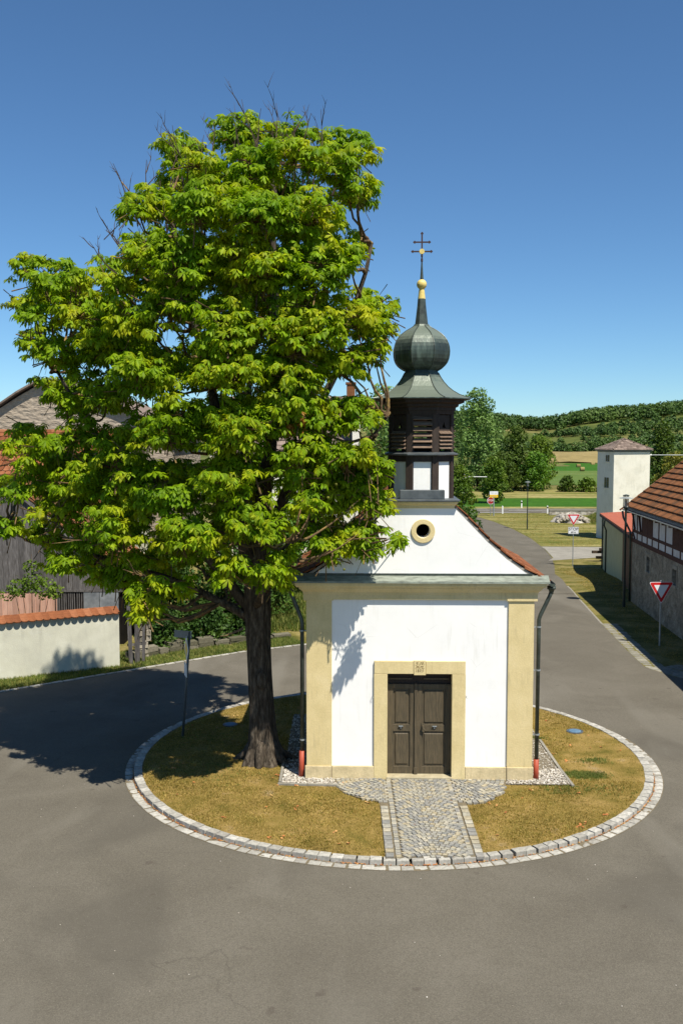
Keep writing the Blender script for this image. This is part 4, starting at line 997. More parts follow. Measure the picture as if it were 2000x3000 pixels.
# thin twigs from lobe centres to the sprays
tv = []; 
for (p, d) in sprays[::2]:
    q = p - d * rng.uniform(.35, .8) + np.array([0, 0, -.12]); s_ = np.cross(p - q, [0, 0, 1]); s_ = s_ / (np.linalg.norm(s_) + 1e-6) * .008; u_ = np.array([0, 0, .010])
    p = p - d * .10
    tv += [[q - s_ * 1.6, q + s_ * 1.6, p + s_ * .6, p - s_ * .6], [q - u_ * 1.4, q + u_ * 1.4, p + u_ * .5, p - u_ * .5]]
tw = np_obj('twigs', np.array(tv), 4, M['branch'], TREE); tw.matrix_parent_inverse = TREE.matrix_basis.inverted(); tw['kind'] = 'stuff'
# bare dead twigs above the crown and bare boughs in front of it
def dead(mb, p, d, L_, r, depth=0):
    P = [V(p)]; dd = V(d).normalized(); n = 5
    for _ in range(n):
        dd = (dd + V((random.uniform(-.22, .22), random.uniform(-.15, .15), random.uniform(-.03, .20)))).normalized(); P.append(P[-1] + dd * L_ / n)
    mb.tube(P, [r * (1 - .8 * i / n) for i in range(n + 1)], 4, cap=False)
    if depth < 2:
        for i in (1, 2, 3, 4):
            if random.random() < .75:
                sdr = dd.orthogonal(); sdr.rotate(Matrix.Rotation(random.uniform(0, 6.28), 3, dd)); dead(mb, P[i], dd * .8 + sdr * .6 + V((0, 0, .3)), L_ * random.uniform(.3, .5), r * .55, depth + 1)
random.seed(4)
mb = MB()
for base, tip in [((-2.0, 21, 12.4), (-2.05, 21, 14.1)), ((-1.3, 21, 12.4), (-1.0, 21, 14.1)), ((-3.9, 20.9, 11.6), (-4.4, 20.8, 13.0)), ((-4.7, 20.8, 10.6), (-5.5, 20.7, 11.0)), ((-2.9, 20.8, 12.2), (-3.1, 20.7, 13.5)), ((-1.7, 21, 12.7), (-1.89, 21, 14.35)), ((-1.5, 20.8, 12.7), (-1.35, 20.9, 14.3)), ((-1.2, 21, 12.6), (-1.24, 21, 13.7)), ((-.8, 21, 12.5), (-.64, 21, 14.03)), ((-.6, 20.8, 12.4), (-.15, 20.8, 13.98)),
                  ((-3.2, 20.9, 12.0), (-3.7, 20.9, 13.6)), ((-3.0, 20.8, 12.3), (-3.45, 20.8, 13.7)), ((-2.7, 20.9, 12.5), (-2.77, 20.9, 13.92)), ((-4.2, 20.8, 11.6), (-4.95, 20.8, 12.8)), ((-4.4, 20.8, 10.9), (-5.2, 20.8, 11.6)),
                  ((-4.3, 20.7, 10.8), (-4.85, 20.7, 11.5)), ((-2.2, 20.6, 12.3), (-2.3, 20.6, 13.4)), ((-3.6, 20.6, 11.4), (-4.0, 20.5, 12.9)), ((-.2, 20.8, 12.2), (.2, 20.8, 13.3)), ((-7.3, 20.5, 7.0), (-7.7, 20.4, 7.9)), ((-7.2, 20.5, 6.2), (-7.6, 20.4, 6.6)),
                  ((-1.9, 20.7, 12.5), (-1.6, 20.7, 14.0)), ((-1.0, 20.7, 12.5), (-.95, 20.7, 13.8))]:
    b, t = V(base), V(tip); dead(mb, b, t - b, (t - b).length * .95, .026)
tpart('dead_twigs', mb, 'dead_twig')['kind'] = 'stuff'
mb = MB(); random.seed(9)
for base, tip in [((-2.6, 18.9, 7.6), (-1.1, 18.0, 6.9)), ((-2.0, 18.8, 6.2), (-.6, 18.2, 6.4)), ((-3.4, 18.9, 9.2), (-2.6, 18.1, 10.0)), ((-4.4, 19.4, 5.2), (-5.4, 18.9, 5.0)), ((-3.0, 18.8, 4.4), (-4.2, 18.3, 4.3)), ((-.7, 18.9, 8.9), (-1.5, 18.1, 8.7)), ((-2.9, 18.8, 10.6), (-3.4, 18.2, 11.4)), ((-1.6, 18.9, 5.6), (-2.1, 18.0, 4.9)), ((-1.9, 18.6, 3.5), (-2.4, 18.2, 3.3))]:
    b, t = V(base), V(tip); dead(mb, b, t - b, (t - b).length, .032, 1)
tpart('bare_boughs', mb, 'branch')['kind'] = 'stuff'
# a withered brown spray
co = []; fs = []; off = 0
for _ in range(26):
    o = np.array([-1.02, 18.35, 7.45]) + rng.normal(size=3) * np.array([.20, .1, .13]); o_, M3 = leaf_frame(o, (0, -1, 0), rng, .6)
    v, f = LEAVES[rng.integers(0, 10)]; co.append(v @ M3.T + o_); fs.append(f + off); off += len(v)
wb = np_mesh('withered_leaves', np.concatenate(co), np.concatenate(fs), M['leaf_brown'], TREE); wb.matrix_parent_inverse = TREE.matrix_basis.inverted(); wb['kind'] = 'stuff'
wb['label'] = 'withered orange-brown spray of leaves'
# fruit
pts = [(-.45, 18.2, 6.1), (-.25, 18.2, 6.05), (-.1, 18.15, 6.3), (-1.9, 18.1, 6.2), (-.75, 18.2, 4.6), (.05, 18.2, 4.7), (.2, 18.1, 5.9), (-2.9, 18.2, 8.1), (-1.2, 18.0, 5.2)]
for p in pts:
    bm = bmesh.new(); bmesh.ops.create_icosphere(bm, subdivisions=2, radius=.028); me = bpy.data.meshes.new('chestnut_fruit'); bm.to_mesh(me); bm.free(); me.materials.append(M['f_yellow'])
    o = link('chestnut_fruit', me, TREE); o.location = V(p) - V((-1.73, 21.0, .08))
print('chestnut leaves', len(items))
# ================================================================== other vegetation
def cloud(lobes, n, size, rng, sq=.85, up=.25, wild=.75):
    L_ = np.array(lobes, float); w = L_[:, 3] ** 2; idx = rng.choice(len(L_), n, p=w / w.sum())
    d = rng.normal(size=(n, 3)); d /= np.linalg.norm(d, axis=1)[:, None]
    rad = L_[idx, 3] * (rng.uniform(.45, 1.0, n) ** .45) * (1 + .16 * np.sin(5 * np.arctan2(d[:, 1], d[:, 0]) + idx) * np.sin(4 * d[:, 2] + idx * 2))
    c = L_[idx, :3] + d * rad[:, None] * np.array([1, 1, sq])
    nrm = d * .7 + rng.normal(size=(n, 3)) * wild + np.array([0, 0, up]); nrm /= np.linalg.norm(nrm, axis=1)[:, None]
    t = np.cross(nrm, rng.normal(size=(n, 3))); t /= np.linalg.norm(t, axis=1)[:, None]; b = np.cross(nrm, t)
    s = size * rng.uniform(.6, 1.3, n)[:, None]; l = s * .9
    return np.stack([c - t * s * .5, c - b * l * .38 - nrm * s * .06, c + t * s * .6, c + b * l * .38], 1)

def tree(name, label, cat, x, y, h, w, m, n=2600, size=.45, shape='round', trunk_h=.18, seed=0, group=None, trunk_r=None, z=None):
    rng = np.random.default_rng(seed + 100); r_ = random.Random(seed); zb = terrain(x, y) if z is None else z
    root = thing(name, label, cat, (x, y, zb), 0, group)
    lobes = []; nl = 16
    for k in range(nl):
        t = (k + .5) / nl; a = k * 2.4
        prof = {'round': math.sin(math.pi * (t * .82 + .12)) ** .7, 'cone': (1 - t) ** .75 * .95 + .12, 'tall': math.sin(math.pi * (t * .85 + .12)) ** .5 * .9, 'bush': math.cos(t * 1.3)}[shape]
        lr = w * .5 * (.42 if shape != 'tall' else .48) * (.6 + .5 * prof) * r_.uniform(.8, 1.15)
        rr = max(0, w * .5 * prof - lr * .75) * r_.uniform(.75, 1.1)
        zz_ = h * (trunk_h + (1 - trunk_h) * t)
        lobes.append((rr * math.cos(a), rr * math.sin(a), min(zz_, h - lr * .6), lr))
    lobes.append((0, 0, h * .55, w * .25)); lobes.append((0, 0, h * (.8 if shape != 'bush' else .5), w * .2))
    q = cloud(lobes, n, size, rng)
    q[:, :, 2] = np.maximum(q[:, :, 2], .02)
    np_obj('crown', q, 4, m, root)
    tr_ = trunk_r or h * .018
    if shape != 'bush':
        mb = MB().tube([(0, 0, 0), (w * .01, 0, h * .3), (0, w * .01, h * .62), (0, 0, h * .85)], [tr_, tr_ * .75, tr_ * .45, tr_ * .15], 7)
        part('trunk', mb, M['bark'], root, smooth=True)
        mb = MB()
        for k in range(6):
            l = lobes[2 + k * 2]; mb.tube([(0, 0, h * (.22 + k * .08)), (l[0] * .5, l[1] * .5, (l[2] + h * (.2 + k * .08)) * .5), l[:3]], [tr_ * .4, tr_ * .28, tr_ * .1], 5)
        part('branches', mb, M['bark'], root)
    else:
        mb = MB()
        for k in range(5): l = lobes[k * 3]; mb.tube([(l[0] * .2, l[1] * .2, 0), (l[0] * .6, l[1] * .6, l[2] * .6), l[:3]], [.03, .02, .01], 5)
        part('stems', mb, M['bark'], root)
    return root

tree('poplar_tree', 'tall pale green poplar standing right of the bell turret, highest of the far trees', 'tree', 23.4, 168, 17.2, 9.0, M['f_poplar'], 9000, .42, 'tall', .06, 1)
tree('deciduous_tree', 'dark green tree against the right flank of the tall pale poplar', 'tree', 29.6, 166, 11.0, 5.8, M['f_dark'], 4200, .42, 'tall', .02, 2)
tree('deciduous_tree', 'broad mid green tree at the right end of the far row, beyond the green field', 'tree', 34.6, 171, 9.2, 6.6, M['f_mid'], 4200, .42, 'tall', .02, 3)
tree('deciduous_tree', 'bright green bushy tree between the dark tree and the broad one beyond the field', 'tree', 32.6, 164, 6.6, 5.0, M['f_bright'], 3600, .36, 'round', .02, 4)
tree('deciduous_tree', 'dark tree low behind the small lime tree, left of the bright bushy one', 'tree', 26.5, 162, 6.5, 6.0, M['f_dark'], 3600, .38, 'round', .02, 14)
tree('small_tree', 'small rounded lime tree just behind the yellow and white sign', 'tree', 20.9, 134, 6.3, 4.2, M['f_mid'], 5200, .27, 'round', .10, 5, trunk_r=.09)
tree('bush', 'tall leafy bush beside the chapel roof where the side road ends', 'bush', 10.6, 88, 6.4, 3.4, M['f_mid'], 4200, .24, 'round', .0, 6, trunk_r=.07)
tree('bush', 'low rounded bush right behind the chapel roof slope', 'bush', 10.2, 80, 3.2, 3.4, M['f_shade'], 3000, .22, 'bush', .0, 16)
tree('deciduous_tree', 'tall dark tree standing right of the white tower beyond the tiled barn roof', 'tree', 40.0, 122, 10.8, 6.6, M['f_dark'], 5200, .36, 'cone', .02, 7)
tree('deciduous_tree', 'second dark tree at the right edge, beside the tall dark one beyond the barn', 'tree', 45.0, 126, 8.0, 6.5, M['f_dark'], 3600, .38, 'round', .02, 17)
tree('bush', 'yellow green tree rising behind the barn roof verge', 'tree', 36.2, 106, 7.3, 4.4, M['f_yellow'], 4600, .26, 'round', .0, 8, trunk_r=.08)
tree('bush', 'dark green bush close behind the right side of the white tower', 'bush', 36.2, 119, 6.0, 4.2, M['f_shade'], 3600, .3, 'round', .0, 9)
for k, (x, y, h, w_, lab) in enumerate([(37.6, 163, 2.6, 3.4, 'low dark bush at the foot of the broad tree by the far field'), (40.8, 162, 2.4, 3.8, 'low bush midway between the broad tree and the white tower'), (44.2, 161, 3.0, 3.6, 'low bush touching the left edge of the white tower in view'),
                                     (47.5, 161, 3.2, 4.0, 'low bush hidden partly by the white tower'), (20.0, 165, 5.0, 5.5, 'bush under the left side of the tall pale poplar')]):
    tree('bush', lab, 'bush', x, y, h, w_, M['f_mid'] if k % 2 else M['f_dark'], 1600, .36, 'bush', .0, 40 + k, group='bushes along the far field edge')
tree('deciduous_tree', 'feathery green tree peeping over the turret eaves on the left', 'tree', 2.75, 62, 10.6, 4.6, M['f_poplar'], 4600, .24, 'round', .1, 10, z=-.2)
tree('deciduous_tree', 'dark green tree directly behind the bell turret', 'tree', 2.6, 54, 7.6, 4.4, M['f_shade'], 5200, .22, 'tall', .02, 11)
tree('deciduous_tree', 'leafy tree between the chestnut crown and the turret, behind', 'tree', 1.2, 50, 7.0, 4.4, M['f_mid'], 4200, .22, 'tall', .02, 12)
for k, (x, y, h, w_, m_, lab) in enumerate([(-6.2, 35.2, 3.6, 3.0, 'f_shade', 'large shrub behind the low stone wall next to the plank fence'), (-4.3, 36.2, 3.9, 3.2, 'f_shade', 'large shrub behind the low stone wall, straight behind the street name sign'),
                                     (-3.2, 37.4, 4.0, 3.0, 'f_shade', 'large shrub just left of the chestnut trunk'), (-1.9, 40.0, 3.6, 2.9, 'f_bright', 'bright shrub between the chestnut trunk and the left downpipe'),
                                     (-.6, 41.5, 3.4, 2.6, 'f_mid', 'shrub hidden mostly by the left corner of the chapel')]):
    tree('shrub', lab, 'shrub', x, y, h, w_, M[m_], 5200, .15, 'bush', .0, 60 + k, group='shrubs on the back verge')
for k, (x, y, h, w_, lab) in enumerate([(-6.0, 33.0, 1.5, 1.9, 'low dark bush overhanging the crumbling stone wall near the plank fence'), (-4.6, 34.0, 1.4, 1.9, 'low dark bush over the middle of the crumbling stone wall'), (-3.3, 35.0, 1.3, 1.8, 'low dark bush over the wall end left of the chestnut trunk')]):
    tree('low_bush', lab, 'bush', x, y, h, w_, M['f_shade'], 2600, .12, 'bush', .0, 80 + k, group='low bushes over the stone wall')
# elder sapling in front of the wooden barn
root = thing('elder_sapling', 'thin leafy sapling rising behind the white garden wall before the grey barn', 'sapling', (-10.1, 31.6, 0))
mb = MB()
for k, (dx, h) in enumerate([(0, 3.4), (-.35, 2.6), (.35, 2.7), (.6, 2.3), (-.6, 2.3)]): mb.tube([(dx * .2, 0, 0), (dx * .6, 0, h * .5), (dx, .05, h)], [.018, .013, .005], 5)
part('stem', mb, M['branch'], root)
rng = np.random.default_rng(8)
np_obj('leaves', cloud([(0, 0, 3.0, .28), (0, 0, 2.5, .38), (-.4, 0, 2.3, .4), (.4, 0, 2.3, .42), (.75, 0, 2.15, .3), (-.8, 0, 2.1, .3)], 900, .11, rng), 4, M['f_mid'], root)

# forest on the hills: one mass
def forest():
    rng = np.random.default_rng(21); quads = []; n = 0
    while n < 3000:
        y = rng.uniform(330, 790); a = rng.uniform(-.45, .62) if rng.random() < .25 else rng.uniform(.08, .40); x = a * y
        t = (y - 380) / 360
        patch = mnoise.noise(Vector((x * .012, y * .016, 3.3))) + .5 * mnoise.noise(Vector((x * .035, y * .04, 1)))
        hk = 1.0
        if t > .72: dens = 1.4
        elif t > .30 and .17 < a < .42: dens = .02 + .6 * smooth01((patch - .27) / .12); hk = .55
        elif t > .36: dens = .30 + patch * 1.5; hk = .8
        else: dens = .05 + patch * 1.1; hk = .55
        if y < 400: dens = patch * 1.5 - .25
        if .15 < a < .31 and y < 412: dens = -1
        if rng.random() > dens: continue
        h = rng.uniform(5.5, 10) * hk; r = h * rng.uniform(.36, .5); zb = terrain(x, y)
        lob = [(x, y, zb + h * .55, r), (x + r * .5, y - r * .3, zb + h * .42, r * .7), (x - r * .5, y, zb + h * .40, r * .7), (x, y, zb + h * .8, r * .55)]
        quads.append(cloud(lob, 120 if y < 560 else 80, 1.1 if y < 560 else 1.6, rng, .8, .35, .4)); n += 1
    o = np_obj('hillside_woods', np.concatenate(quads), 4, M['f_forest']); tag(o, 'dark green woods covering the far hills and scattered over their slopes', 'woods', kind='stuff')
forest()

# grass tufts
def tufts(name, label, sampler, n, h, m, blades=5, spread=.03, seed=1):
    rng = np.random.default_rng(seed); P = []
    while len(P) < n:
        p = sampler(rng)
        if p is not None: P.append(p)
    P = np.repeat(np.array(P), blades, 0); N = len(P)
    base = P + np.c_[rng.normal(0, spread, (N, 2)), np.zeros(N)]
    az = rng.uniform(0, 6.28, N); lean = rng.uniform(.1, .9, N); hh = h * rng.uniform(.5, 1.3, N)
    tip = base + np.c_[np.cos(az) * lean * hh, np.sin(az) * lean * hh, hh * (1 - lean * .4)]
    sd_ = np.c_[-np.sin(az), np.cos(az), np.zeros(N)] * (.005 + h * .06)
    o = np_obj(name, np.stack([base - sd_, base + sd_, tip], 1), 3, m); tag(o, label, 'grass', kind='stuff'); return o
BARE = [((5.9, 20.9), 1.2), ((6.1, 22.2), .8), ((4.3, 23.2), .35), ((-1.2, 17.6), .3)]
def lawn_s(rng):
    a = rng.uniform(0, 6.283); r = math.sqrt(rng.random()) * (IR - .40); x, y = IC.x + r * math.cos(a), IC.y + r * math.sin(a)
    if inpoly(x, y, BED) or inpoly(x, y, GL) or inpoly(x, y, GR): return None
    if -.75 < x < 3.95 and 19.8 < y < 24.2: return None
    for (c, rr) in BARE:
        if math.hypot(x - c[0], (y - c[1])) < rr and rng.random() < .85: return None
    if mnoise.noise(Vector((x * 1.3, y * 1.3, 7))) < -.28 and rng.random() < .6: return None
    return (x, y, .078)
tufts('lawn_grass', 'short scorched straw coloured grass on the round island', lawn_s, 34000, .034, M['blades'], 5, .024, 2)
def green_s(rng):
    c = [((5.15, 20.05), .36, .15), ((4.9, 20.2), .2, .1), ((4.6, 22.6), .15, .1), ((5.6, 21.0), .3, .15), ((-3.2, 22.6), .5, .5), ((-2.6, 20.2), .7, .5), ((5.0, 19.2), .8, .3), ((4.4, 19.3), .5, .2)][rng.integers(0, 8) if rng.random() < .55 else 0]
    x, y = c[0][0] + rng.normal(0, c[1]) * .55, c[0][1] + rng.normal(0, c[2]) * .7
    if math.hypot(x - IC.x, y - IC.y) > IR - .42 or inpoly(x, y, BED): return None
    return (x, y, .08)
tufts('green_tufts', 'fresh green tufts in the dry lawn right of the chapel', green_s, 1500, .045, M['blades_green'], 6, .02, 3)
def edge_s(poly_in, w0):
    def f(rng):
        i = rng.integers(1, len(poly_in) - 2); t = rng.random(); a, b = Vector(poly_in[i]), Vector(poly_in[i + 1]); q = a.lerp(b, t); n = Vector((-(b - a).y, (b - a).x)).normalized() * rng.uniform(.15, w0)
        x, y = q.x + n.x, q.y + n.y
        return (x, y, terrain(x, y))
    return f
tufts('back_verge_grass', 'rough dry and green grass along the back kerb', edge_s(BV_IN[:6], 2.6), 9000, .11, M['blades_green'], 5, .05, 4)
tufts('back_bank_grass', 'taller green grass below the shrubs on the back bank', lambda r: (lambda x, y: (x, y, terrain(x, y)))(r.uniform(-4.5, .8), r.uniform(35.5, 40)), 5000, .28, M['blades_green'], 5, .08, 5)
tufts('right_verge_grass', 'trampled dry grass between the side road and the barns', lambda r: (lambda t, y: ((lambda xx: (xx, y, terrain(xx, y)))(10.2 + (y - 32) * .085 * (1 if y < 50 else 1.4) + r.uniform(.3, 4.2))))(0, r.uniform(30.5, 66)), 9000, .05, M['blades'], 4, .06, 6)
tufts('meadow_grass', 'patchy mown grass beside the side road below the main road', lambda r: (lambda x, y: (x, y, terrain(x, y)))(r.uniform(17, 40), r.uniform(80, 114)), 9000, .10, M['blades'], 4, .15, 7)
# litter
def leaflets(name, label, pts, s, m):
    rng = np.random.default_rng(12); q = []
    for p in pts:
        for _ in range(rng.integers(1, 4)):
            a = rng.uniform(0, 6.28); d = np.array([math.cos(a), math.sin(a), rng.uniform(-.2, .4)]) * s * rng.uniform(.5, 1.1); e = np.array([-math.sin(a), math.cos(a), rng.uniform(-.4, .4)]) * s * .32
            c = np.array(p) + rng.normal(0, s * .4, 3) * [1, 1, .15]
            q.append([c - d * .5, c - e + [0, 0, s * .08], c + d * .5, c + e])
    o = np_obj(name, np.array(q), 4, m); tag(o, label, 'fallen leaves', kind='stuff')
rl = random.Random(3); pts = []
while len(pts) < 85:
    a = rl.uniform(0, 6.283); r = math.sqrt(rl.random()) * (IR - .5); x, y = IC.x + r * math.cos(a), IC.y + r * math.sin(a)
    if not (-.8 < x < 4 and 19.7 < y < 24.4): pts.append((x, y, .105))
leaflets('fallen_leaves', 'dry orange leaves scattered on the lawn and paving', pts, .07, M['dry_leaf'])
pts = []
for _ in range(900):
    a = rl.uniform(math.pi * .9, math.pi * 2.05); r = IR - .18 + rl.uniform(-.022, .016); pts.append((IC.x + r * math.cos(a), IC.y + r * math.sin(a), .03))
leaflets('gutter_litter', 'brown leaf litter caught between the two kerb rings', pts, .035, M['dry_leaf'])
pts = [(rl.uniform(-7, 9), rl.uniform(9, 20), .014) for _ in range(120)]
pts = [p for p in pts if math.hypot(p[0] - IC.x, p[1] - IC.y) > IR + .1]
tag(scatter_ico('road_grit', pts, [rl.uniform(.006, .013) for _ in pts], M['pebble']), 'tiny pale stones scattered on the asphalt', 'grit', kind='stuff')
# ================================================================== LEFT SIDE
# garden wall with scalloped coping
P0 = Vector((-6.96, 30.25, 0)); dW = Vector((-3.15, -1.78, 0)).normalized(); nW = Vector((dW.y * -1, dW.x, 0)) * -1   # nW: away from the camera
if nW.y < 0: nW = -nW
GW = thing('garden_wall', 'pale rendered garden wall with scalloped red tile coping, left edge of the road', 'wall', P0)
FW = Matrix(((dW.x, nW.x, 0, 0), (dW.y, nW.y, 0, 0), (0, 0, 1, 0), (0, 0, 0, 1)))
mb = MB().box(0, 12, 0, .34, -.1, 1.70, FW)
part('wall', mb, M['wall_render'], GW)
part('wall_cap', MB().add([FW @ V(p) for p in [(0, -.02, 1.70), (12, -.02, 1.70), (12, .36, 1.84), (0, .36, 1.84), (0, .36, 1.70), (12, .36, 1.70)]], [(0, 1, 2, 3), (0, 3, 4), (1, 5, 2), (3, 2, 5, 4), (0, 4, 5, 1)]), M['mortar'], GW)
ct = [tile_mesh('coping_tile', .215, .48, .03, M['tile_red'])]
ms = []
for k in range(56):
    ms.append(FW @ Matrix.Translation((.1 + k * .213, .09, 1.775 + (.006 if k % 2 else 0))) @ Matrix.Rotation(R(20), 4, 'X') @ Matrix.Rotation(random.uniform(-.02, .02), 4, 'Z'))
place_pieces('coping_tile', ct, ms, GW, 300)

# plank gate post, rubble pillar and low stone wall
PF = thing('plank_fence', 'short weathered plank fence between garden wall and shrubs', 'fence', (-6.7, 30.6, 0))
for k, (x, y, h, w_) in enumerate([(.02, 0, 2.0, .12), (.20, .12, 1.95, .15), (.37, .2, 1.7, .09)]):
    part('plank', MB().box(x - w_ / 2, x + w_ / 2, y - .02, y + .02, 0, h, Matrix.Rotation(.03 * (k - 1), 4, 'Y')), M['plank_grey'], PF)
part('rail', MB().bar((-.1, .05, .6), (.45, .28, .6), .03, .08).bar((-.1, .05, 1.5), (.45, .28, 1.5), .03, .08), M['plank_grey'], PF)
PL = thing('rubble_pillar', 'remnant of a pale rubble pillar overgrown behind the plank fence', 'pillar', (-6.5, 31.6, 0))
for k in range(9):
    me = stone_mesh('block', .42, .36, .18, M['stone'], k)
    o = link('stone', me, PL); o.matrix_basis = Matrix.Translation((0.02 * math.sin(k * 2), 0, .12 + k * .20)) @ Matrix.Rotation(k * .9, 4, 'Z')
SW = thing('low_stone_wall', 'low crumbling stone wall along the far kerb behind the street sign', 'wall', (-6.9, 31.15, 0))
sb = [stone_mesh('wall_stone', 1, 1, 1, M['stone_shaded'], 200 + k, .16) for k in range(5)]
ms = []; LW = [V((-6.9, 31.15, 0)), V((-5.32, 32.75, 0)), V((-3.0, 34.25, 0)), V((-1.9, 34.9, 0))]
for i in range(3):
    a, b = LW[i], LW[i + 1]; d = (b - a); L_ = d.length; x = 0; ang = math.atan2(d.y, d.x)
    while x < L_:
        l = random.uniform(.35, .75); hsum = 0
        H = random.uniform(.20, .44) * (1 if i < 2 else .6)
        for lay in range(2):
            q = a + d.normalized() * (x + l / 2); hh = H / 2
            ms.append(Matrix.Translation(q - SW.location + V((0, random.uniform(-.03, .03), (lay + 1) * hh))) @ Matrix.Rotation(ang + random.uniform(-.06, .06), 4, 'Z') @ Matrix.Diagonal((l * .96, .38, hh, 1)))
        x += l
place_pieces('stone', sb, ms, SW, 300)

# weathered wooden barn
WB = thing('wooden_barn', 'grey weathered plank barn gable above pink boards, behind the garden wall', 'barn', (-11.66, 33.5, 0))
def wp(name, mb, m, **k): return part(name, mb, M[m], WB, **k)
def gz(x): return 5.87 - abs(x) * (5.87 - 2.20) / 4.22
wp('wall', MB().plate([(-4.1, 0), (4.1, 0), (4.1, 2.1), (0, 5.7), (-4.1, 2.1)], .06, .2).box(3.9, 4.1, .2, 5, 0, 2.2).box(-4.1, -3.9, .2, 5, 0, 2.2), 'void')
x = -1.6; random.seed(31)
while x < 4.12:
    w_ = random.uniform(.14, .21); a, b = x + .004, min(x + w_, 4.14) - .004; zt_a, zt_b = gz(a) - .08, gz(b) - .08; zb = 1.93 + random.uniform(-.015, .01); y = random.uniform(-.012, .006)
    if b > a: wp('plank', MB().plate([(a, zb), (b, zb), (b, zt_b), (a, zt_a)], y, y + .03), 'plank_grey')
    x += w_
x = -1.6
while x < 1.68:
    w_ = .19; wp('board', MB().box(x + .004, x + w_ - .004, -.0, .03, 0, 1.86 + random.uniform(-.03, .02)).box(x - .012, x + .016, -.014, .0, 0, 1.9), 'plank_pink'); x += w_
x = 1.74
while x < 2.72: wp('slat', MB().box(x, x + .035, 0, .02, .3, 1.88, Matrix.Translation((0, 0, 0)) @ Matrix.Rotation(random.uniform(-.01, .01), 4, 'Y')), 'plank_grey'); x += .075
for x0, x1 in ((2.75, 3.28), (3.30, 3.95)): wp('metal_sheet', MB().box(x0, x1, -.02, -.008, .4, 1.84), 'sheet_metal')
wp('sill_beam', MB().box(-1.6, 4.2, -.03, .05, 1.86, 1.93), 'plank_grey')
wp('barge_board', MB().add([(-.05, -.10, 5.93), (4.30, -.10, 2.13), (4.30, -.10, 1.98), (-.05, -.10, 5.75), (-.05, -.07, 5.93), (4.30, -.07, 2.13), (4.30, -.07, 1.98), (-.05, -.07, 5.75)], [(0, 1, 2, 3), (7, 6, 5, 4), (0, 4, 5, 1), (1, 5, 6, 2), (2, 6, 7, 3), (3, 7, 4, 0)]), 'plank_grey')
rf = bpy.data.objects.new('roof', None); COL.objects.link(rf); rf.parent = WB
sl = math.atan2(3.67, 4.22)
for sg in (1, -1):
    part('roof_deck', MB().add([(0, -.08, 5.88), (sg * 4.4, -.08, 5.88 - 4.4 * math.tan(sl)), (sg * 4.4, 5, 5.88 - 4.4 * math.tan(sl)), (0, 5, 5.88), (0, -.08, 5.82), (sg * 4.4, -.08, 5.82 - 4.4 * math.tan(sl)), (sg * 4.4, 5, 5.82 - 4.4 * math.tan(sl)), (0, 5, 5.82)],
         [(0, 1, 2, 3), (4, 7, 6, 5), (0, 4, 5, 1), (1, 5, 6, 2), (2, 6, 7, 3)]), M['mortar'], rf)
bt = [tile_mesh('roof_tile', .235, .42, .022, M['tile_brown'])]
bt2 = [tile_mesh('roof_tile', .235, .42, .022, M['tile_red'])]
def roof_field(par, origin, along, down, length, depth, mesh, w=.24, row=.30, limit=300, score=None, lift=.03, tilt=.10):
    """tiles on a slope: origin = ridge end, along = unit vector along the ridge, down = unit vector down the slope."""
    al, dn = V(along).normalized(), V(down).normalized(); nr = al.cross(dn).normalized()
    if nr.z < 0: nr = -nr
    B = Matrix(((al.x, -dn.x, nr.x, 0), (al.y, -dn.y, nr.y, 0), (al.z, -dn.z, nr.z, 0), (0, 0, 0, 1)))
    if B.determinant() < 0: B = Matrix(((-al.x, -dn.x, nr.x, 0), (-al.y, -dn.y, nr.y, 0), (-al.z, -dn.z, nr.z, 0), (0, 0, 0, 1)))
    ms = []; nrw = int(depth / row)
    for r in range(nrw):
        for k in range(int(length / w)):
            p = V(origin) + al * ((k + .5 + .5 * (r % 2)) * w) + dn * (r * row + row * .55) + nr * (lift + random.uniform(0, .008))
            ms.append(Matrix.Translation(p) @ B @ Matrix.Rotation(-tilt + random.uniform(-.012, .012), 4, 'X') @ Matrix.Rotation(random.uniform(-.025, .025), 4, 'Z'))
    place_pieces('roof_tile', mesh, ms, par, limit, score=(lambda i: (par.matrix_world @ ms[i].translation - V((0, 0, 7.15)) if False else ms[i].translation).length if score is None else score(ms[i].translation)), rest_name='tile_field')
roof_field(rf, (0, -.12, 5.88), (0, 1, 0), (math.cos(sl), 0, -math.sin(sl)), 5.1, 5.7, bt, score=lambda p: p.y)

# long red tiled roof behind it
LB = thing('tiled_outbuilding', 'long outbuilding with a red tiled roof and ridge tiles behind the plank barn', 'building', (-14.5, 42, 0))
part('wall', MB().box(-7, 5.4, -4.2, 4, 0, 4.3), M['wall_render'], LB)
rf = bpy.data.objects.new('roof', None); COL.objects.link(rf); rf.parent = LB
part('roof_deck', MB().add([(-7.4, 0, 7.42), (5.8, 0, 7.42), (5.8, -4.6, 4.35), (-7.4, -4.6, 4.35), (-7.4, 4.6, 4.35), (5.8, 4.6, 4.35), (-7.4, -4.6, 4.27), (5.8, -4.6, 4.27)], [(0, 3, 2, 1), (0, 1, 5, 4), (3, 6, 7, 2)]), M['mortar'], rf)
LBs = math.atan2(3.07, 4.6)
roof_field(rf, (-7.4, 0, 7.42), (1, 0, 0), (0, -math.cos(LBs), -math.sin(LBs)), 13.2, 5.4, bt2, .26, .36, 300, score=lambda p: -p.z)
for k in range(28):
    part('ridge_tile', MB().tube([(-7.3 + k * .47, 0, 7.42), (-7.3 + k * .47 + .46, 0, 7.425)], [.13, .12], 8), M['tile_red'], rf)
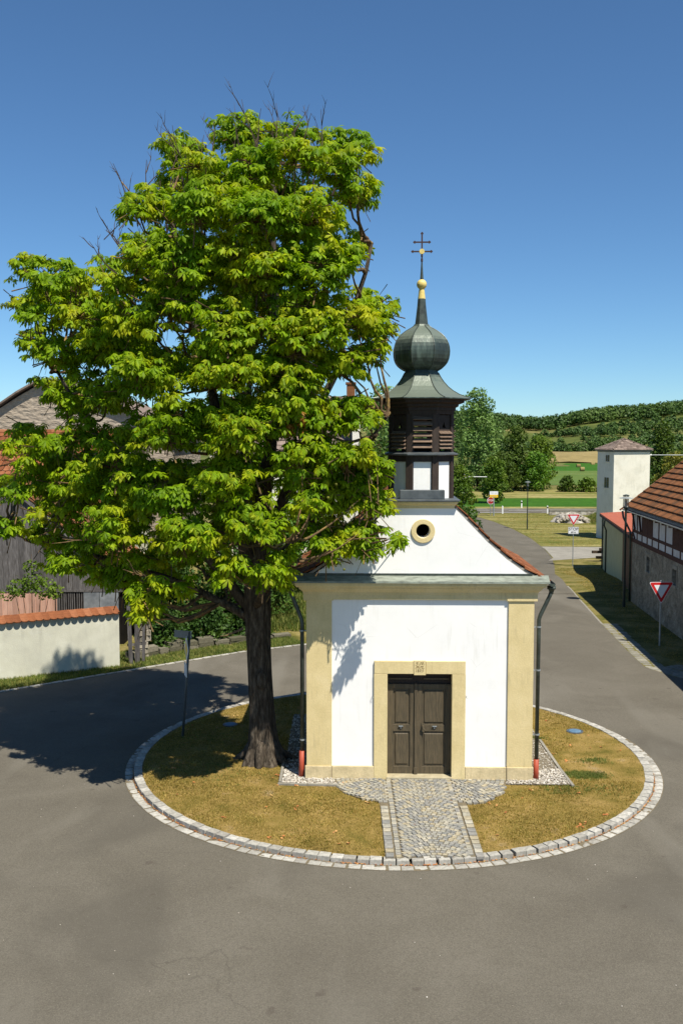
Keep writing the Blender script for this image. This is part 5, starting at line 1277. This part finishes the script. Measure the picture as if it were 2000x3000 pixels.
# brown rendered gable behind
BG = thing('gabled_house', 'big house end wall of rough brown render under a curved dark roof edge', 'house', (-14.2, 48, 0))
gp = [(-9, 5.2), (-5.5, 7.3), (-3.6, 8.2), (-2.5, 8.62), (-1.5, 9.25), (-.6, 9.75), (0, 9.9), (.6, 9.75), (1.6, 9.38), (3.4, 8.6), (6, 7.2), (6, 0), (-9, 0)]
part('wall', MB().plate(gp, 0, 9), M['rough_render'], BG)
edge = [(-9.3, 5.0), (-5.6, 7.36), (-3.65, 8.28), (-2.5, 8.72), (-1.55, 9.36), (-.65, 9.86), (0, 10.0), (.65, 9.86), (1.65, 9.48), (3.45, 8.7), (6.3, 7.15)]
mb = MB()
for a, b in zip(edge[:-1], edge[1:]):
    mb.add([(a[0], -.35, a[1]), (b[0], -.35, b[1]), (b[0], 9.2, b[1]), (a[0], 9.2, a[1]), (a[0], -.35, a[1] + .10), (b[0], -.35, b[1] + .10), (b[0], 9.2, b[1] + .10), (a[0], 9.2, a[1] + .10)], [(0, 1, 2, 3), (4, 7, 6, 5), (0, 4, 5, 1), (1, 5, 6, 2), (2, 6, 7, 3), (3, 7, 4, 0)])
part('roof', mb, M['tile_grey'], BG)
# white house behind the chestnut
WH = thing('white_house', 'white house with grey tiled roof and brown chimney glimpsed through the chestnut leaves', 'house', (-2.5, 46, 0))
part('wall', MB().box(-3.2, 3.3, -1, 6, 0, 6.5).plate([(3.0, 6.5), (3.35, 6.5), (3.35, 8.9), (3.0, 8.9)], -1, 4), M['plaster_old'], WH)
rf = bpy.data.objects.new('roof', None); COL.objects.link(rf); rf.parent = WH
part('roof_deck', MB().add([(-3.5, -1.4, 6.3), (3.1, -1.4, 6.3), (3.1, 2.5, 9.2), (-3.5, 2.5, 9.2), (-3.5, 6.4, 6.3), (3.1, 6.4, 6.3)], [(0, 1, 2, 3), (3, 2, 5, 4), (0, 3, 4), (1, 5, 2)]), M['mortar'], rf)
gt = [tile_mesh('roof_tile', .27, .44, .022, M['tile_grey'], False)]
ws = math.atan2(2.9, 3.9)
roof_field(rf, (-3.5, 2.5, 9.2), (1, 0, 0), (0, -math.cos(ws), -math.sin(ws)), 6.7, 4.8, gt, .275, .36, 300, score=lambda p: -p.z)
part('chimney', MB().box(2.75, 3.15, 1.2, 1.7, 8.2, 9.75).box(2.70, 3.20, 1.15, 1.75, 9.75, 9.85), M['tile_brown'], rf)
part('window', MB().box(-2.4, -1.5, -1.03, -.98, 3.6, 4.9).box(1.2, 2.1, -1.03, -.98, 3.6, 4.9), M['window_glass'], WH)

# priority sign with street name plate
SP = thing('street_sign_post', 'leaning grey post with street name plate and yellow diamond priority sign in the tree shade', 'road sign', (-3.78, 22.80, .08))
TP = V((.20, 0, 2.52))
part('pole', MB().tube([(0, 0, -.05), TP * .5, TP], .030, 10), M['lead'], SP, smooth=True)  # darker metal than galvanised steel, standing in for the tree's shade
nm = Matrix.Translation(TP + V((0, 0, -.10))) @ Matrix.Rotation(R(-22), 4, 'Z')
part('name_plate', MB().box(-.42, .04, -.012, .012, -.06, .11, nm), M['sign_back'], SP, bevel=.004)
part('plate_edge', MB().box(-.01, .045, -.014, .014, -.058, .112, nm), M['lamp_disc'], SP)
dm = Matrix.Translation(TP * .80 + V((-.035, 0, .10))) @ Matrix.Rotation(R(-72), 4, 'Z')
def rhomb(s, y0, y1): return MB().plate([(0, -s), (s, 0), (0, s), (-s, 0)], y0, y1)
def xf(mb, m): o = MB(); o.v = [tuple(m @ V(v)) for v in mb.v]; o.f = mb.f; return o
part('diamond_board', xf(rhomb(.30, -.012, .0), dm), M['sign_white'], SP)
part('diamond_centre', xf(rhomb(.19, -.017, -.012), dm), M['sign_yellow'], SP)
dm2 = Matrix.Translation(TP * .62 + V((-.03, 0, .06))) @ Matrix.Rotation(R(-72), 4, 'Z')
part('supplementary_plate', MB().box(-.17, .17, -.012, 0, -.17, .14, dm2), M['sign_white'], SP)

def cover(x, y, r, lab, z=.10):
    t = thing('utility_cover', lab, 'cover', (x, y, z))
    part('lid', MB().lathe([(r, 0), (r, .012), (r * .8, .02), (.01, .022)], 24, cap=False), M['cover_blue'], t)
    part('rim', MB().lathe([(r + .05, -.02), (r + .05, .006), (r + .005, .008)], 24, cap=False), M['lead'], t)
cover(5.63, 23.13, .15, 'small round blue cover in the lawn right of the chapel')
cover(-2.75, 23.7, .13, 'small round bluish cover in the lawn in deep tree shade')

# ================================================================== RIGHT SIDE
# half timbered barn: s = along the wall towards the viewer, t = into the building
us = V((-.0727, -.9974, 0)).normalized(); ut = V((.9974, -.0727, 0)).normalized()
TB = thing('timbered_barn', 'old half timbered barn on rubble ground floor with brown tiled roof, right edge', 'barn', (12.72, 42.57, 0))
FB = Matrix(((us.x, ut.x, 0, 0), (us.y, ut.y, 0, 0), (0, 0, 1, 0), (0, 0, 0, 1)))
def tb(name, mb, m, par=None, **k): return part(name, xf(mb, FB), M[m], par or TB, **k)
L_B = 21
mb = MB(); wins = [(2.75, 3.30, 1.72, 2.34), (6.75, 7.30, 1.78, 2.36), (10.9, 11.5, 1.78, 2.36)]
s0 = 0
for a, b, c, d in wins:
    mb.box(s0, a, 0, .5, -.1, 2.69); mb.box(a, b, 0, .5, -.1, c); mb.box(a, b, 0, .5, d, 2.69); s0 = b
mb.box(s0, L_B, 0, .5, -.1, 2.69).box(0, .4, .5, 10, -.1, 2.69)
tb('stone_wall', mb, 'rough_stone')
for a, b, c, d in wins:
    w_ = bpy.data.objects.new('window', None); COL.objects.link(w_); w_.parent = TB
    tb('surround', MB().box(a - .13, a - .002, -.02, .3, c - .12, d + .14).box(b + .002, b + .13, -.02, .3, c - .12, d + .14).box(a, b, -.02, .3, d + .002, d + .14).box(a, b, -.04, .3, c - .12, c - .002), 'stone', w_)
    tb('pane', MB().box(a, b, .16, .18, c, d), 'window_glass', w_)
tb('upper_core', MB().box(.02, L_B, .10, .4, 2.69, 4.05).box(.02, .3, .4, 10, 2.69, 4.05), 'void')
posts = [0.07, .95, 1.85, 2.75, 3.6, 4.62, 5.65, 6.7, 7.75, 8.8, 9.85, 10.9, 11.95, 13, 14.05, 15.1, 16.2, 17.3, 18.4, 19.6]
tb('sill_beam', MB().box(-.04, L_B, -.02, .14, 2.66, 2.83), 'frame_beam')
tb('rail_beam', MB().box(0, L_B, -.012, .12, 3.10, 3.22), 'frame_beam')
tb('wall_plate', MB().box(0, L_B, -.015, .13, 3.93, 4.08), 'frame_beam')
dark = [(1.92, 3.55), (6.75, 8.35), (11.95, 13.0)]
for i, s_ in enumerate(posts):
    tb('post', MB().box(s_ - .065, s_ + .065, -.016, .11, 2.832, 3.098).box(s_ - .06, s_ + .06, -.014, .11, 3.222, 3.928), 'frame_beam')
    if i + 1 < len(posts):
        a, b = s_ + .066, posts[i + 1] - .066
        tb('infill_panel', MB().box(a, b, .0, .10, 2.832, 3.098), 'infill')
        mid = (a + b) / 2
        if any(d0 < mid < d1 for d0, d1 in dark):
            n = 5
            for k in range(n): tb('shutter_board', MB().box(a + (b - a) * k / n + .004, a + (b - a) * (k + 1) / n - .004, -.010, .05, 3.225, 3.925), 'frame_beam')
        else: tb('infill_panel', MB().box(a, b, .0, .10, 3.222, 3.928), 'infill')
tb('brace', MB().bar((.15, -.012, 3.90), (.62, -.012, 3.24), .05, .11, (0, 1, 0)).bar((1.35, -.012, 3.90), (1.72, -.012, 3.24), .05, .11, (0, 1, 0)).bar((.2, -.014, 3.08), (.6, -.014, 2.85), .05, .08, (0, 1, 0)), 'frame_beam')
tb('soffit', MB().box(-.3, L_B, -.36, .0, 4.02, 4.05), 'frame_beam')
for k in range(20): tb('rafter_end', MB().box(.3 + k * 1.0, .42 + k * 1.0, -.34, -.016, 3.93, 4.02), 'frame_beam')
mb = MB(); n = 7
for s_ in (-.35, L_B):
    mb.v += [(s_, -.30 + .08 * math.cos(math.pi + math.pi * k / n), 4.06 + .07 * math.sin(math.pi + math.pi * k / n)) for k in range(n + 1)]
mb.f = [(k, k + 1, k + n + 2, k + n + 1) for k in range(n)] + [tuple(range(n + 1))]
g = tb('gutter', mb, 'zinc'); so = g.modifiers.new('thick', 'SOLIDIFY'); so.thickness = .006
tb('downpipe', MB().tube([(-.2, -.40, 3.98), (-.2, -.36, 3.7), (.02, -.10, 3.1), (.02, -.08, 2.7), (.02, -.07, 0)], .045, 8), 'copper_dark', smooth=True)
tb('gable_wall', MB().add([(0, 0, 4.05), (0, 10, 4.05), (0, 5, 8.0), (.2, 0, 4.05), (.2, 10, 4.05), (.2, 5, 8.0)], [(0, 1, 2), (3, 5, 4), (0, 2, 5, 3), (1, 4, 5, 2)]), 'rough_stone')
rf = bpy.data.objects.new('roof', None); COL.objects.link(rf); rf.parent = TB
sB = R(39); ridge_t = 5.0; rz = 4.14 + (ridge_t + .23) * math.tan(sB)
mb = MB().add([(-.32, -.23, 4.12), (L_B, -.23, 4.12), (L_B, ridge_t, rz - .02), (-.32, ridge_t, rz - .02), (-.32, 2 * ridge_t + .38, 4.10), (L_B, 2 * ridge_t + .38, 4.10), (-.32, -.23, 4.04), (L_B, -.23, 4.04), (-.32, ridge_t, rz - .10), (-.32, 2 * ridge_t + .38, 4.02)],
              [(0, 1, 2, 3), (3, 2, 5, 4), (0, 6, 7, 1), (0, 3, 8, 6), (3, 4, 9, 8)])
tb('roof_deck', mb, 'mortar', rf)
o_r = FB @ V((-.34, ridge_t, rz)); dn = FB.to_3x3() @ V((0, -math.cos(sB), -math.sin(sB)))
tt = [tile_mesh('roof_tile', .232, .46, .045, M['tile_brown'], False)]
roof_field(rf, o_r, us, dn, L_B + .3, 6.76, tt, .236, .332, 300, score=lambda p: abs(p.y + 5) * .6 + max(0, (p.z - 4)) * 1.5 if p.y > -9.8 else 50 - p.y, lift=.03, tilt=.15)
for k in range(21):
    c0 = FB @ V((-.36, ridge_t - k * .335 * math.cos(sB), rz - k * .335 * math.sin(sB))); c1 = FB @ V((-.36, ridge_t - (k * .335 + .36) * math.cos(sB), rz - (k * .335 + .36) * math.sin(sB)))
    part('verge_tile', MB().bar(c1 + V((0, 0, .075)), c0 + V((0, 0, .055)), .13, .05), M['tile_red'], rf)
# cream shed between barn and tower
SH = thing('cream_shed', 'low cream rendered shed with flat red roof between the timbered barn and the white tower', 'shed', (17.75, 66, terrain(17.75, 66)))
A, Bq = V((17.75, 66, 0)), V((14.45, 50.0, 0)); Cq = V((12.98, 43.1, 0))
def quadwall(a, b, z0a, z0b, z1a, z1b, th=.25):
    d = (b - a).normalized(); n = V((-d.y, d.x, 0))
    if n.x < 0: n = -n
    n *= th
    vs = [V((a.x, a.y, z0a)), V((b.x, b.y, z0b)), V((b.x, b.y, z1b)), V((a.x, a.y, z1a))]
    return MB().add(vs + [v + n for v in vs], [(0, 1, 2, 3), (7, 6, 5, 4), (0, 4, 5, 1), (1, 5, 6, 2), (2, 6, 7, 3), (3, 7, 4, 0)])
w_ = part('wall', quadwall(A, Bq, -2, -.5, 2.02, 2.66), M['cream'], SH, keep_world=True)
part('end_wall', MB().box(17.75, 22.5, 65.75, 66, -2, 2.1), M['cream'], SH, keep_world=True)
part('roof', MB().add([(17.55, 66.25, 2.10), (22.6, 66.25, 2.42), (17.8, 43.0, 3.40), (12.72, 43.0, 2.97), (17.55, 66.25, 2.0), (22.6, 66.25, 2.32), (17.8, 43, 3.3), (12.72, 43, 2.87)], [(0, 3, 2, 1), (4, 5, 6, 7), (0, 4, 7, 3), (0, 1, 5, 4), (3, 7, 6, 2)]), M['red_roof'], SH, keep_world=True)
part('fascia', quadwall(V((17.52, 66.2, 0)), V((12.69, 43.05, 0)), 1.9, 2.76, 2.0, 2.87, .06), M['beam'], SH, keep_world=True)
dr = bpy.data.objects.new('door', None); COL.objects.link(dr); dr.parent = SH
n = 14
for k in range(n):
    a = Bq.lerp(Cq, (k + .04) / n); b = Bq.lerp(Cq, (k + .96) / n); part('board', quadwall(a, b, -.5, -.3, 2.62 + .01 * k, 2.63 + .01 * k, .08), M['brown_door'], dr, keep_world=False).matrix_parent_inverse = SH.matrix_basis.inverted()
part('downpipe', MB().tube([(16.85, 62.3, 2.0), (16.8, 62.3, 1.6), (16.93, 62.3, 1.3), (16.93, 62.3, -1.9)], .05, 8), M['lamp_metal'], SH, keep_world=True)
part('downpipe', MB().tube([(17.68, 65.95, 2.0), (17.68, 65.95, -1.7)], .05, 8), M['lamp_metal'], SH, keep_world=True)
# stack of old beams at its far end
ST = thing('beam_stack', 'dark stack of old beams lying at the far corner of the cream shed', 'timber stack', (19.6, 70.0, terrain(19, 70)))
for k, (dx, dz, l) in enumerate([(-.2, .1, 2.2), (-.45, .30, 2.6), (.1, .30, 2.4), (-.15, .50, 2.0), (-.6, .70, 2.9), (.1, .72, 2.3), (-.3, .92, 2.6)]):
    part('beam', MB().bar((dx - l / 2 + .5, -.3 + .3 * (k % 3), dz), (dx + l / 2 + .5, -.25 + .3 * (k % 3), dz), .26, .18), M['timber_pile'], ST)

# white tower
TW = thing('transformer_tower', 'white rendered square tower with low tiled hipped roof beyond the cream shed', 'tower', (24.6, 86.4, -1.7), 0)
aT = math.atan2(-.0, 1)
c0 = V((23.55, 84.6, 0)); e1 = V((3.3, .6, 0)); e2 = V((-.73, 2.64, 0))
def twp(name, mb, m, **k): return part(name, mb, M[m], TW, keep_world=True, **k)
cn = [c0, c0 + e1, c0 + e1 + e2, c0 + e2]
def prism(P, z0, z1): n = len(P); return MB().add([(p.x, p.y, z0) for p in P] + [(p.x, p.y, z1) for p in P], [tuple(range(n))[::-1], tuple(range(n, 2 * n))] + [(i, (i + 1) % n, (i + 1) % n + n, i + n) for i in range(n)])
cen = sum(cn, V()) / 4
def grow(d): return [cen + (p - cen) * (1 + d / (p - cen).length) for p in cn]
twp('wall', prism(cn, -2.4, 6.0), 'plaster_old')
twp('frieze', prism(grow(.05), 6.0, 6.13), 'lead')
E4 = grow(.26); apx = cen + V((0, 0, 7.1)); rd = bpy.data.objects.new('roof', None); COL.objects.link(rd); rd.parent = TW
mb = MB().add([(p.x, p.y, 6.16) for p in E4] + [tuple(apx)] + [(p.x, p.y, 6.10) for p in E4], [(0, 1, 4), (1, 2, 4), (2, 3, 4), (3, 0, 4), (0, 5, 6, 1), (1, 6, 7, 2), (2, 7, 8, 3), (3, 8, 5, 0), (8, 7, 6, 5)])
o = part('roof_deck', mb, M['mortar'], rd); o.matrix_parent_inverse = TW.matrix_basis.inverted()
tmh = [tile_mesh('roof_tile', .30, .36, .03, M['tile_grey'], False)]; ms = []
for fa in (0, 3):
    a, b = E4[fa], E4[(fa + 1) % 4]; a = V((a.x, a.y, 6.16)); b = V((b.x, b.y, 6.16)); ea = (b - a).normalized(); mid = (a + b) / 2; slp = (apx - mid); up_ = (slp - ea * slp.dot(ea)); H_ = up_.length; up_.normalize(); nr = ea.cross(up_)
    if nr.z < 0: nr = -nr
    B = Matrix(((ea.x, up_.x, nr.x, 0), (ea.y, up_.y, nr.y, 0), (ea.z, up_.z, nr.z, 0), (0, 0, 0, 1)))
    for r in range(int(H_ / .26)):
        t = (r + .5) * .26 / H_; half = (b - a).length / 2 * (1 - t)
        k = -half + .1 + (.15 if r % 2 else 0)
        while k < half - .05: ms.append(Matrix.Translation(V((0, 0, 0)) + mid + (apx - mid) * t + ea * k + nr * .035) @ B @ Matrix.Rotation(-.09, 4, 'X')); k += .30
ms = [TW.matrix_basis.inverted() @ q for q in ms]
place_pieces('roof_tile', tmh, ms, rd, 300)
mb = MB()
for p in E4: mb.tube([(p.x, p.y, 6.2), (apx.x, apx.y, apx.z + .05)], .07, 6)
o = part('hip_tile', mb, M['tile_grey'], rd); o.matrix_parent_inverse = TW.matrix_basis.inverted()
d2_ = e2.normalized(); nl = V((-d2_.y, d2_.x, 0)); nl = nl if nl.x < 0 else -nl
for (t, z0, z1, w_) in ((1.05, 5.15, 5.72, .30), (1.15, 2.85, 3.75, .36)):
    wn_ = bpy.data.objects.new('window', None); COL.objects.link(wn_); wn_.parent = TW
    p = c0 + d2_ * t
    for nm_, a_, b_, off, mm in (('pane', -w_, w_, .01, 'window_glass'), ('sill', -w_ - .05, w_ + .05, .06, 'plaster_old')):
        q0, q1 = p + d2_ * a_, p + d2_ * b_; zz0, zz1 = (z0, z1) if nm_ == 'pane' else (z0 - .07, z0)
        vs = [q0 + nl * off, q1 + nl * off, q1 - nl * .02, q0 - nl * .02]
        o = part(nm_, prism(vs, zz0, zz1), M[mm], wn_); o.matrix_parent_inverse = TW.matrix_basis.inverted()
    q0 = p; o = part('bar', prism([q0 - d2_ * .02 + nl * .03, q0 + d2_ * .02 + nl * .03, q0 + d2_ * .02, q0 - d2_ * .02], z0, z1), M['galv'], wn_); o.matrix_parent_inverse = TW.matrix_basis.inverted()
pr = c0 + e1
twp('insulator', MB().tube([(pr.x, pr.y + .3, 5.72), (pr.x + .22, pr.y + .3, 5.72)], [.03, .09], 8).tube([(pr.x, pr.y + .8, 4.5), (pr.x + .25, pr.y + .8, 4.5)], .03, 6).tube([(pr.x, pr.y + .8, 4.15), (pr.x + .25, pr.y + .8, 4.15)], .03, 6), 'post_white')
tag(part('power_cable', MB().tube([(pr.x + .22, pr.y + .3, 5.72), (38, 85.5, 5.70), (70, 90, 6.2)], .035, 6), M['galv']), 'pale overhead cable running from the white tower to the right', 'cable')

# street lamps
LMP = thing('street_lamp', 'tall dark green street lamp with disc shade standing in front of the timbered barn', 'street lamp', (12.01, 41.18, 0), 0, 'street lamps with disc shades')
def build_lamp(root):
    def lp(n_, mb, m, par=root, **k): return part(n_, mb, M[m], par, **k)
    lp('pole', MB().tube([(0, 0, -.1), (0, 0, 1.1)], .062, 12).tube([(0, 0, 1.1), (0, 0, 1.14), (0, 0, 4.20)], [.062, .048, .044], 12), 'lamp_metal', smooth=False)
    hd = bpy.data.objects.new('lamp_head', None); COL.objects.link(hd); hd.parent = root
    lp('collar', MB().lathe([(.05, 4.16), (.10, 4.22), (.125, 4.24), (.125, 4.27)], 16), 'lamp_metal', hd)
    lp('bulb', MB().lathe([(.035, 4.27), (.05, 4.33), (.045, 4.58), (.02, 4.6)], 12), 'lamp_inside', hd)
    gl = lp('glass_cylinder', MB().lathe([(.105, 4.27), (.105, 4.74)], 20, cap=False), 'glass_lamp', hd, smooth=True)
    mb = MB()
    for k in range(8): a = 2 * math.pi * k / 8; mb.tube([(.112 * math.cos(a), .112 * math.sin(a), 4.26), (.112 * math.cos(a), .112 * math.sin(a), 4.76)], .008, 5)
    lp('rod', mb, 'lamp_metal', hd)
    lp('disc_shade', MB().lathe([(.115, 4.665), (.29, 4.635), (.292, 4.645), (.115, 4.69)], 32, cap=False), 'lamp_disc', hd)
    lp('cap', MB().lathe([(.02, 4.74), (.135, 4.745), (.135, 4.77), (.02, 4.80)], 20), 'lamp_metal', hd)
gm = bpy.data.materials.new('clear_lamp_glass'); gm.use_nodes = True; nt = gm.node_tree; bs = nt.nodes['Principled BSDF']
bs.inputs['Base Color'].default_value = (.85, .82, .74, 1); bs.inputs['Roughness'].default_value = .15; bs.inputs['Alpha'].default_value = .35; M['glass_lamp'] = gm
build_lamp(LMP)
copy_thing(LMP, (18.05, 94.67, -1.7), .3, 'distant slim street lamp with disc shade alone on the mown meadow')

# road signs
def tri(s, y0, y1, r=.05, dz=0):
    pts = []; h = s * math.sqrt(3) / 2
    for (cx, cz, a0) in ((0, 0, 210), (s / 2, h, 330), (-s / 2, h, 90)):
        pass
    c = [(0, 0), (s / 2, h), (-s / 2, h)]; ctr = V((0, h * 2 / 3))
    for i, p in enumerate(c):
        q = V(p).lerp(ctr, r * 2 / (s * .577)) if True else V(p)
        base = math.degrees(math.atan2(p[1] - ctr.y, p[0] - ctr.x))
        for k in (-60, -30, 0, 30, 60): a = R(base + k); pts.append((q.x + r * math.cos(a), q.y + r * math.sin(a)))
    return MB().plate([(x, z + dz) for x, z in pts], y0, y1)
def give_way(root, s, zb, ptop, pole_m, rz):
    part('pole', MB().tube([(0, 0, -.1), (0, 0, ptop)], .030, 10).lathe([(.033, ptop), (.01, ptop + .015)], 10), M[pole_m], root, smooth=False)
    h = s * math.sqrt(3) / 2; F = Matrix.Rotation(rz, 4, 'Z')
    part('sign_board', xf(tri(s, -.050, -.044, .04, zb), F), M['sign_white'], root)
    part('red_border', xf(tri(s - .05, -.054, -.050, .035, zb + .028), F), M['sign_red'], root)
    part('white_centre', xf(tri(s * .60, -.058, -.054, .01, zb + s * .60 * .577 * .66), F), M['sign_white'], root)
    part('clamp', MB().box(-.05, .05, -.044, .035, zb + h * .35, zb + h * .35 + .05).box(-.05, .05, -.044, .035, zb + h * .8, zb + h * .8 + .05), M['galv'], root)
G1 = thing('give_way_sign', 'give way sign half in shadow on a grey post close to the rubble barn wall', 'road sign', (10.97, 33.29, 0))
give_way(G1, .88, 1.48, 2.28, 'galv', R(4))
def text_mesh(txt, size, m, par, loc, rz=0, name='lettering', sx=1):
    cu = bpy.data.curves.new(name, 'FONT'); cu.body = txt; cu.size = size; cu.align_x = 'CENTER'; cu.align_y = 'CENTER'; cu.extrude = .0015; cu.offset = size * .012
    o = bpy.data.objects.new(name, cu); COL.objects.link(o); dg = bpy.context.evaluated_depsgraph_get()
    me = bpy.data.meshes.new_from_object(o.evaluated_get(dg)); bpy.data.objects.remove(o)
    me.materials.clear(); me.materials.append(m)
    o = link(name, me, par); o.rotation_euler = (R(90), 0, rz); o.location = loc; o.scale = (sx, 1, 1); return o
z0 = terrain(16.0, 67.21)
G2 = thing('give_way_sign', 'give way sign above a white STOP 60 m plate beside the side road', 'road sign', (16.0, 67.21, z0))
give_way(G2, .90, 2.86, 3.62, 'galv', R(0))
pl_ = part('distance_plate', MB().box(-.36, .36, -.050, -.044, 2.27, 2.76), M['sign_white'], G2, bevel=.003)
part('plate_border', MB().box(-.345, .345, -.0515, -.0505, 2.735, 2.745).box(-.345, .345, -.0515, -.0505, 2.285, 2.295).box(-.345, -.335, -.0515, -.0505, 2.295, 2.735).box(.335, .345, -.0515, -.0505, 2.295, 2.735), M['sign_black'], pl_)
text_mesh('STOP', .27, M['sign_black'], pl_, (0, -.054, 2.60)); text_mesh('60 m', .17, M['sign_black'], pl_, (0, -.054, 2.39))
TS = thing('town_sign', 'white over yellow sign board on a grey post beside the main road junction', 'road sign', (17.40, 111.47, -1.7))
part('pole', MB().tube([(.0, 0, -.1), (.0, 0, 2.85)], .07, 10), M['galv'], TS)
part('white_board', MB().box(-.50, .46, -.10, -.075, 2.46, 2.84), M['sign_white'], TS, bevel=.005)
part('yellow_board', MB().box(-.50, .46, -.10, -.075, 2.14, 2.455), M['sign_yellow'], TS, bevel=.005)
mb = MB().box(-.38, -.0, -.104, -.101, 2.63, 2.68).box(.12, .32, -.104, -.101, 2.62, 2.67).box(-.42, .30, -.104, -.101, 2.27, 2.32)
part('lettering', mb, M['sign_back'], TS)
def octagon(r, y0, y1, cx=0, cz=0): return MB().plate([(cx + r * math.cos(R(22.5 + 45 * k)), cz + r * math.sin(R(22.5 + 45 * k))) for k in range(8)], y0, y1)
SS = thing('stop_sign', 'red octagonal STOP sign just behind the post of the white and yellow sign', 'road sign', (17.18, 112.4, -1.7))
part('pole', MB().tube([(0, 0, -.1), (0, 0, 2.1)], .04, 8), M['galv'], SS)
part('sign_board', octagon(.44, -.06, -.05, 0, 1.72), M['sign_white'], SS)
part('red_face', octagon(.40, -.064, -.06, 0, 1.72), M['sign_darkred'], SS)
text_mesh('STOP', .30, M['sign_white'], SS, (0, -.068, 1.74))
CS = thing('crossing_sign', 'small dark red sign with white marks at the left end of a pale horizontal bar', 'road sign', (16.1, 128.5, -1.7))
part('pole', MB().tube([(0, 0, -.1), (0, 0, 3.5)], .05, 8), M['galv'], CS)
part('sign_board', octagon(.36, -.07, -.06, -.1, 3.85), M['sign_white'], CS)
part('red_face', octagon(.31, -.075, -.07, -.1, 3.85), M['sign_darkred'], CS)
part('white_marks', MB().box(-.28, .06, -.08, -.076, 3.86, 3.92).box(-.22, -.16, -.08, -.076, 3.68, 3.86).box(-.08, -.02, -.08, -.076, 3.68, 3.86), M['sign_white'], CS)
part('crossbar', MB().tube([(.2, 0, 3.85), (3.0, 0, 3.83)], .045, 8), M['post_white'], CS)
# delineator posts
DP = thing('delineator_post', 'white roadside post nearest to the white and yellow sign', 'roadside post', (19.0, 115.0, -1.7), 0, 'white roadside posts')
part('post', MB().add([(-.07, -.05, 0), (.07, -.05, 0), (.07, .05, 0), (-.07, .05, 0), (-.07, -.05, .98), (.07, -.05, .90), (.07, .05, .90), (-.07, .05, .98)], [(3, 2, 1, 0), (4, 5, 6, 7), (0, 1, 5, 4), (1, 2, 6, 5), (2, 3, 7, 6), (3, 0, 4, 7)]), M['post_white'], DP)
d2p = copy_thing(DP, (24.36, 115.3, -1.7), 0, 'black banded white roadside post on the near side of the main road')
part('black_band', MB().box(-.075, .075, -.055, .055, .62, .80), M['sign_black'], d2p)
copy_thing(d2p, (23.0, 124.6, -1.7), .2, 'black banded white roadside post on the far side of the main road')

# culvert rubble, parapet, grassy mound
def lump(name, cx, cy, rx, ry, h, m, seed, amp=.25, n=28, kind=None, par=None):
    mb = MB(); rows = 12; zb = terrain(cx, cy)
    for i in range(rows + 1):
        t = i / rows
        for k in range(n):
            a = 2 * math.pi * k / n; nn = 1 + amp * mnoise.noise(Vector((math.cos(a) * 2 + seed, math.sin(a) * 2, t * 3)))
            mb.v.append((cx + rx * t * math.cos(a) * nn, cy + ry * t * math.sin(a) * nn, zb - .1 + (h + .1) * max(0, 1 - t ** 2.2) * (1 + amp * .8 * mnoise.noise(Vector((math.cos(a) * t * 4, math.sin(a) * t * 4, seed))))))
    mb.f = [(i * n + k, i * n + (k + 1) % n, (i + 1) * n + (k + 1) % n, (i + 1) * n + k) for i in range(rows) for k in range(n)]
    return mb
o = part('rubble_heap', lump('r', 24.3, 103.5, 2.2, 2.0, 1.0, None, 3, .35), M['culvert'], smooth=False); tag(o, 'rounded heap of mossy pale rubble on the meadow below the main road', 'rubble heap')
rp = [(24.3 + random.uniform(-1.6, 1.6), 101.9 + random.uniform(0, .9), 0) for _ in range(60)]
rp = [(x, y, -1.7 + max(.05, .9 * (1 - ((x - 24.3) / 2.2) ** 2 - ((y - 103.5) / 2.0) ** 2) + .1)) for x, y, _ in rp]
st = scatter_ico('stones', rp, [random.uniform(.12, .28) for _ in rp], M['stone'], o); st['kind'] = 'stuff'
PW = thing('parapet_wall', 'long low concrete parapet along the main road beside the rubble heap', 'wall', (24, 112.6, -1.7))
part('coping', MB().box(0, 10.5, 0, .4, .52, .64), M['concrete'], PW); part('wall', MB().box(0, 10.5, .04, .36, 0, .52), M['culvert'], PW)
tag(part('grass_mound', lump('g', 28.6, 103.5, 2.9, 3.2, 1.15, None, 8, .12), M['verge'], smooth=True), kind='structure')
tufts('mound_grass', 'rough grass on the mound beside the rubble heap', lambda r: (lambda x, y: (x, y, -1.7 + max(0, 1.1 * (1 - (math.hypot((x - 28.6) / 2.9, (y - 103.5) / 3.2)) ** 2.2))))(r.uniform(26, 31.4), r.uniform(100.6, 106)), 1800, .22, M['blades_green'], 5, .12, 33)
for k, (x, y) in enumerate([(71.52, 295.3), (65.1, 264.5), (80.5, 313.5)]):
    o = part('hay_bale', MB().tube([(x - .55, y, -1.1), (x + .55, y, -1.1)], .6, 14), M['tan_field']); tag(o, ['pale hay bale on the upper edge of the far green field', 'pale hay bale lowest on the far green field', 'pale hay bale nearest to the white tower on the far field'][k], 'hay bale', 'hay bales on the far field')
print('objects', len(bpy.data.objects))
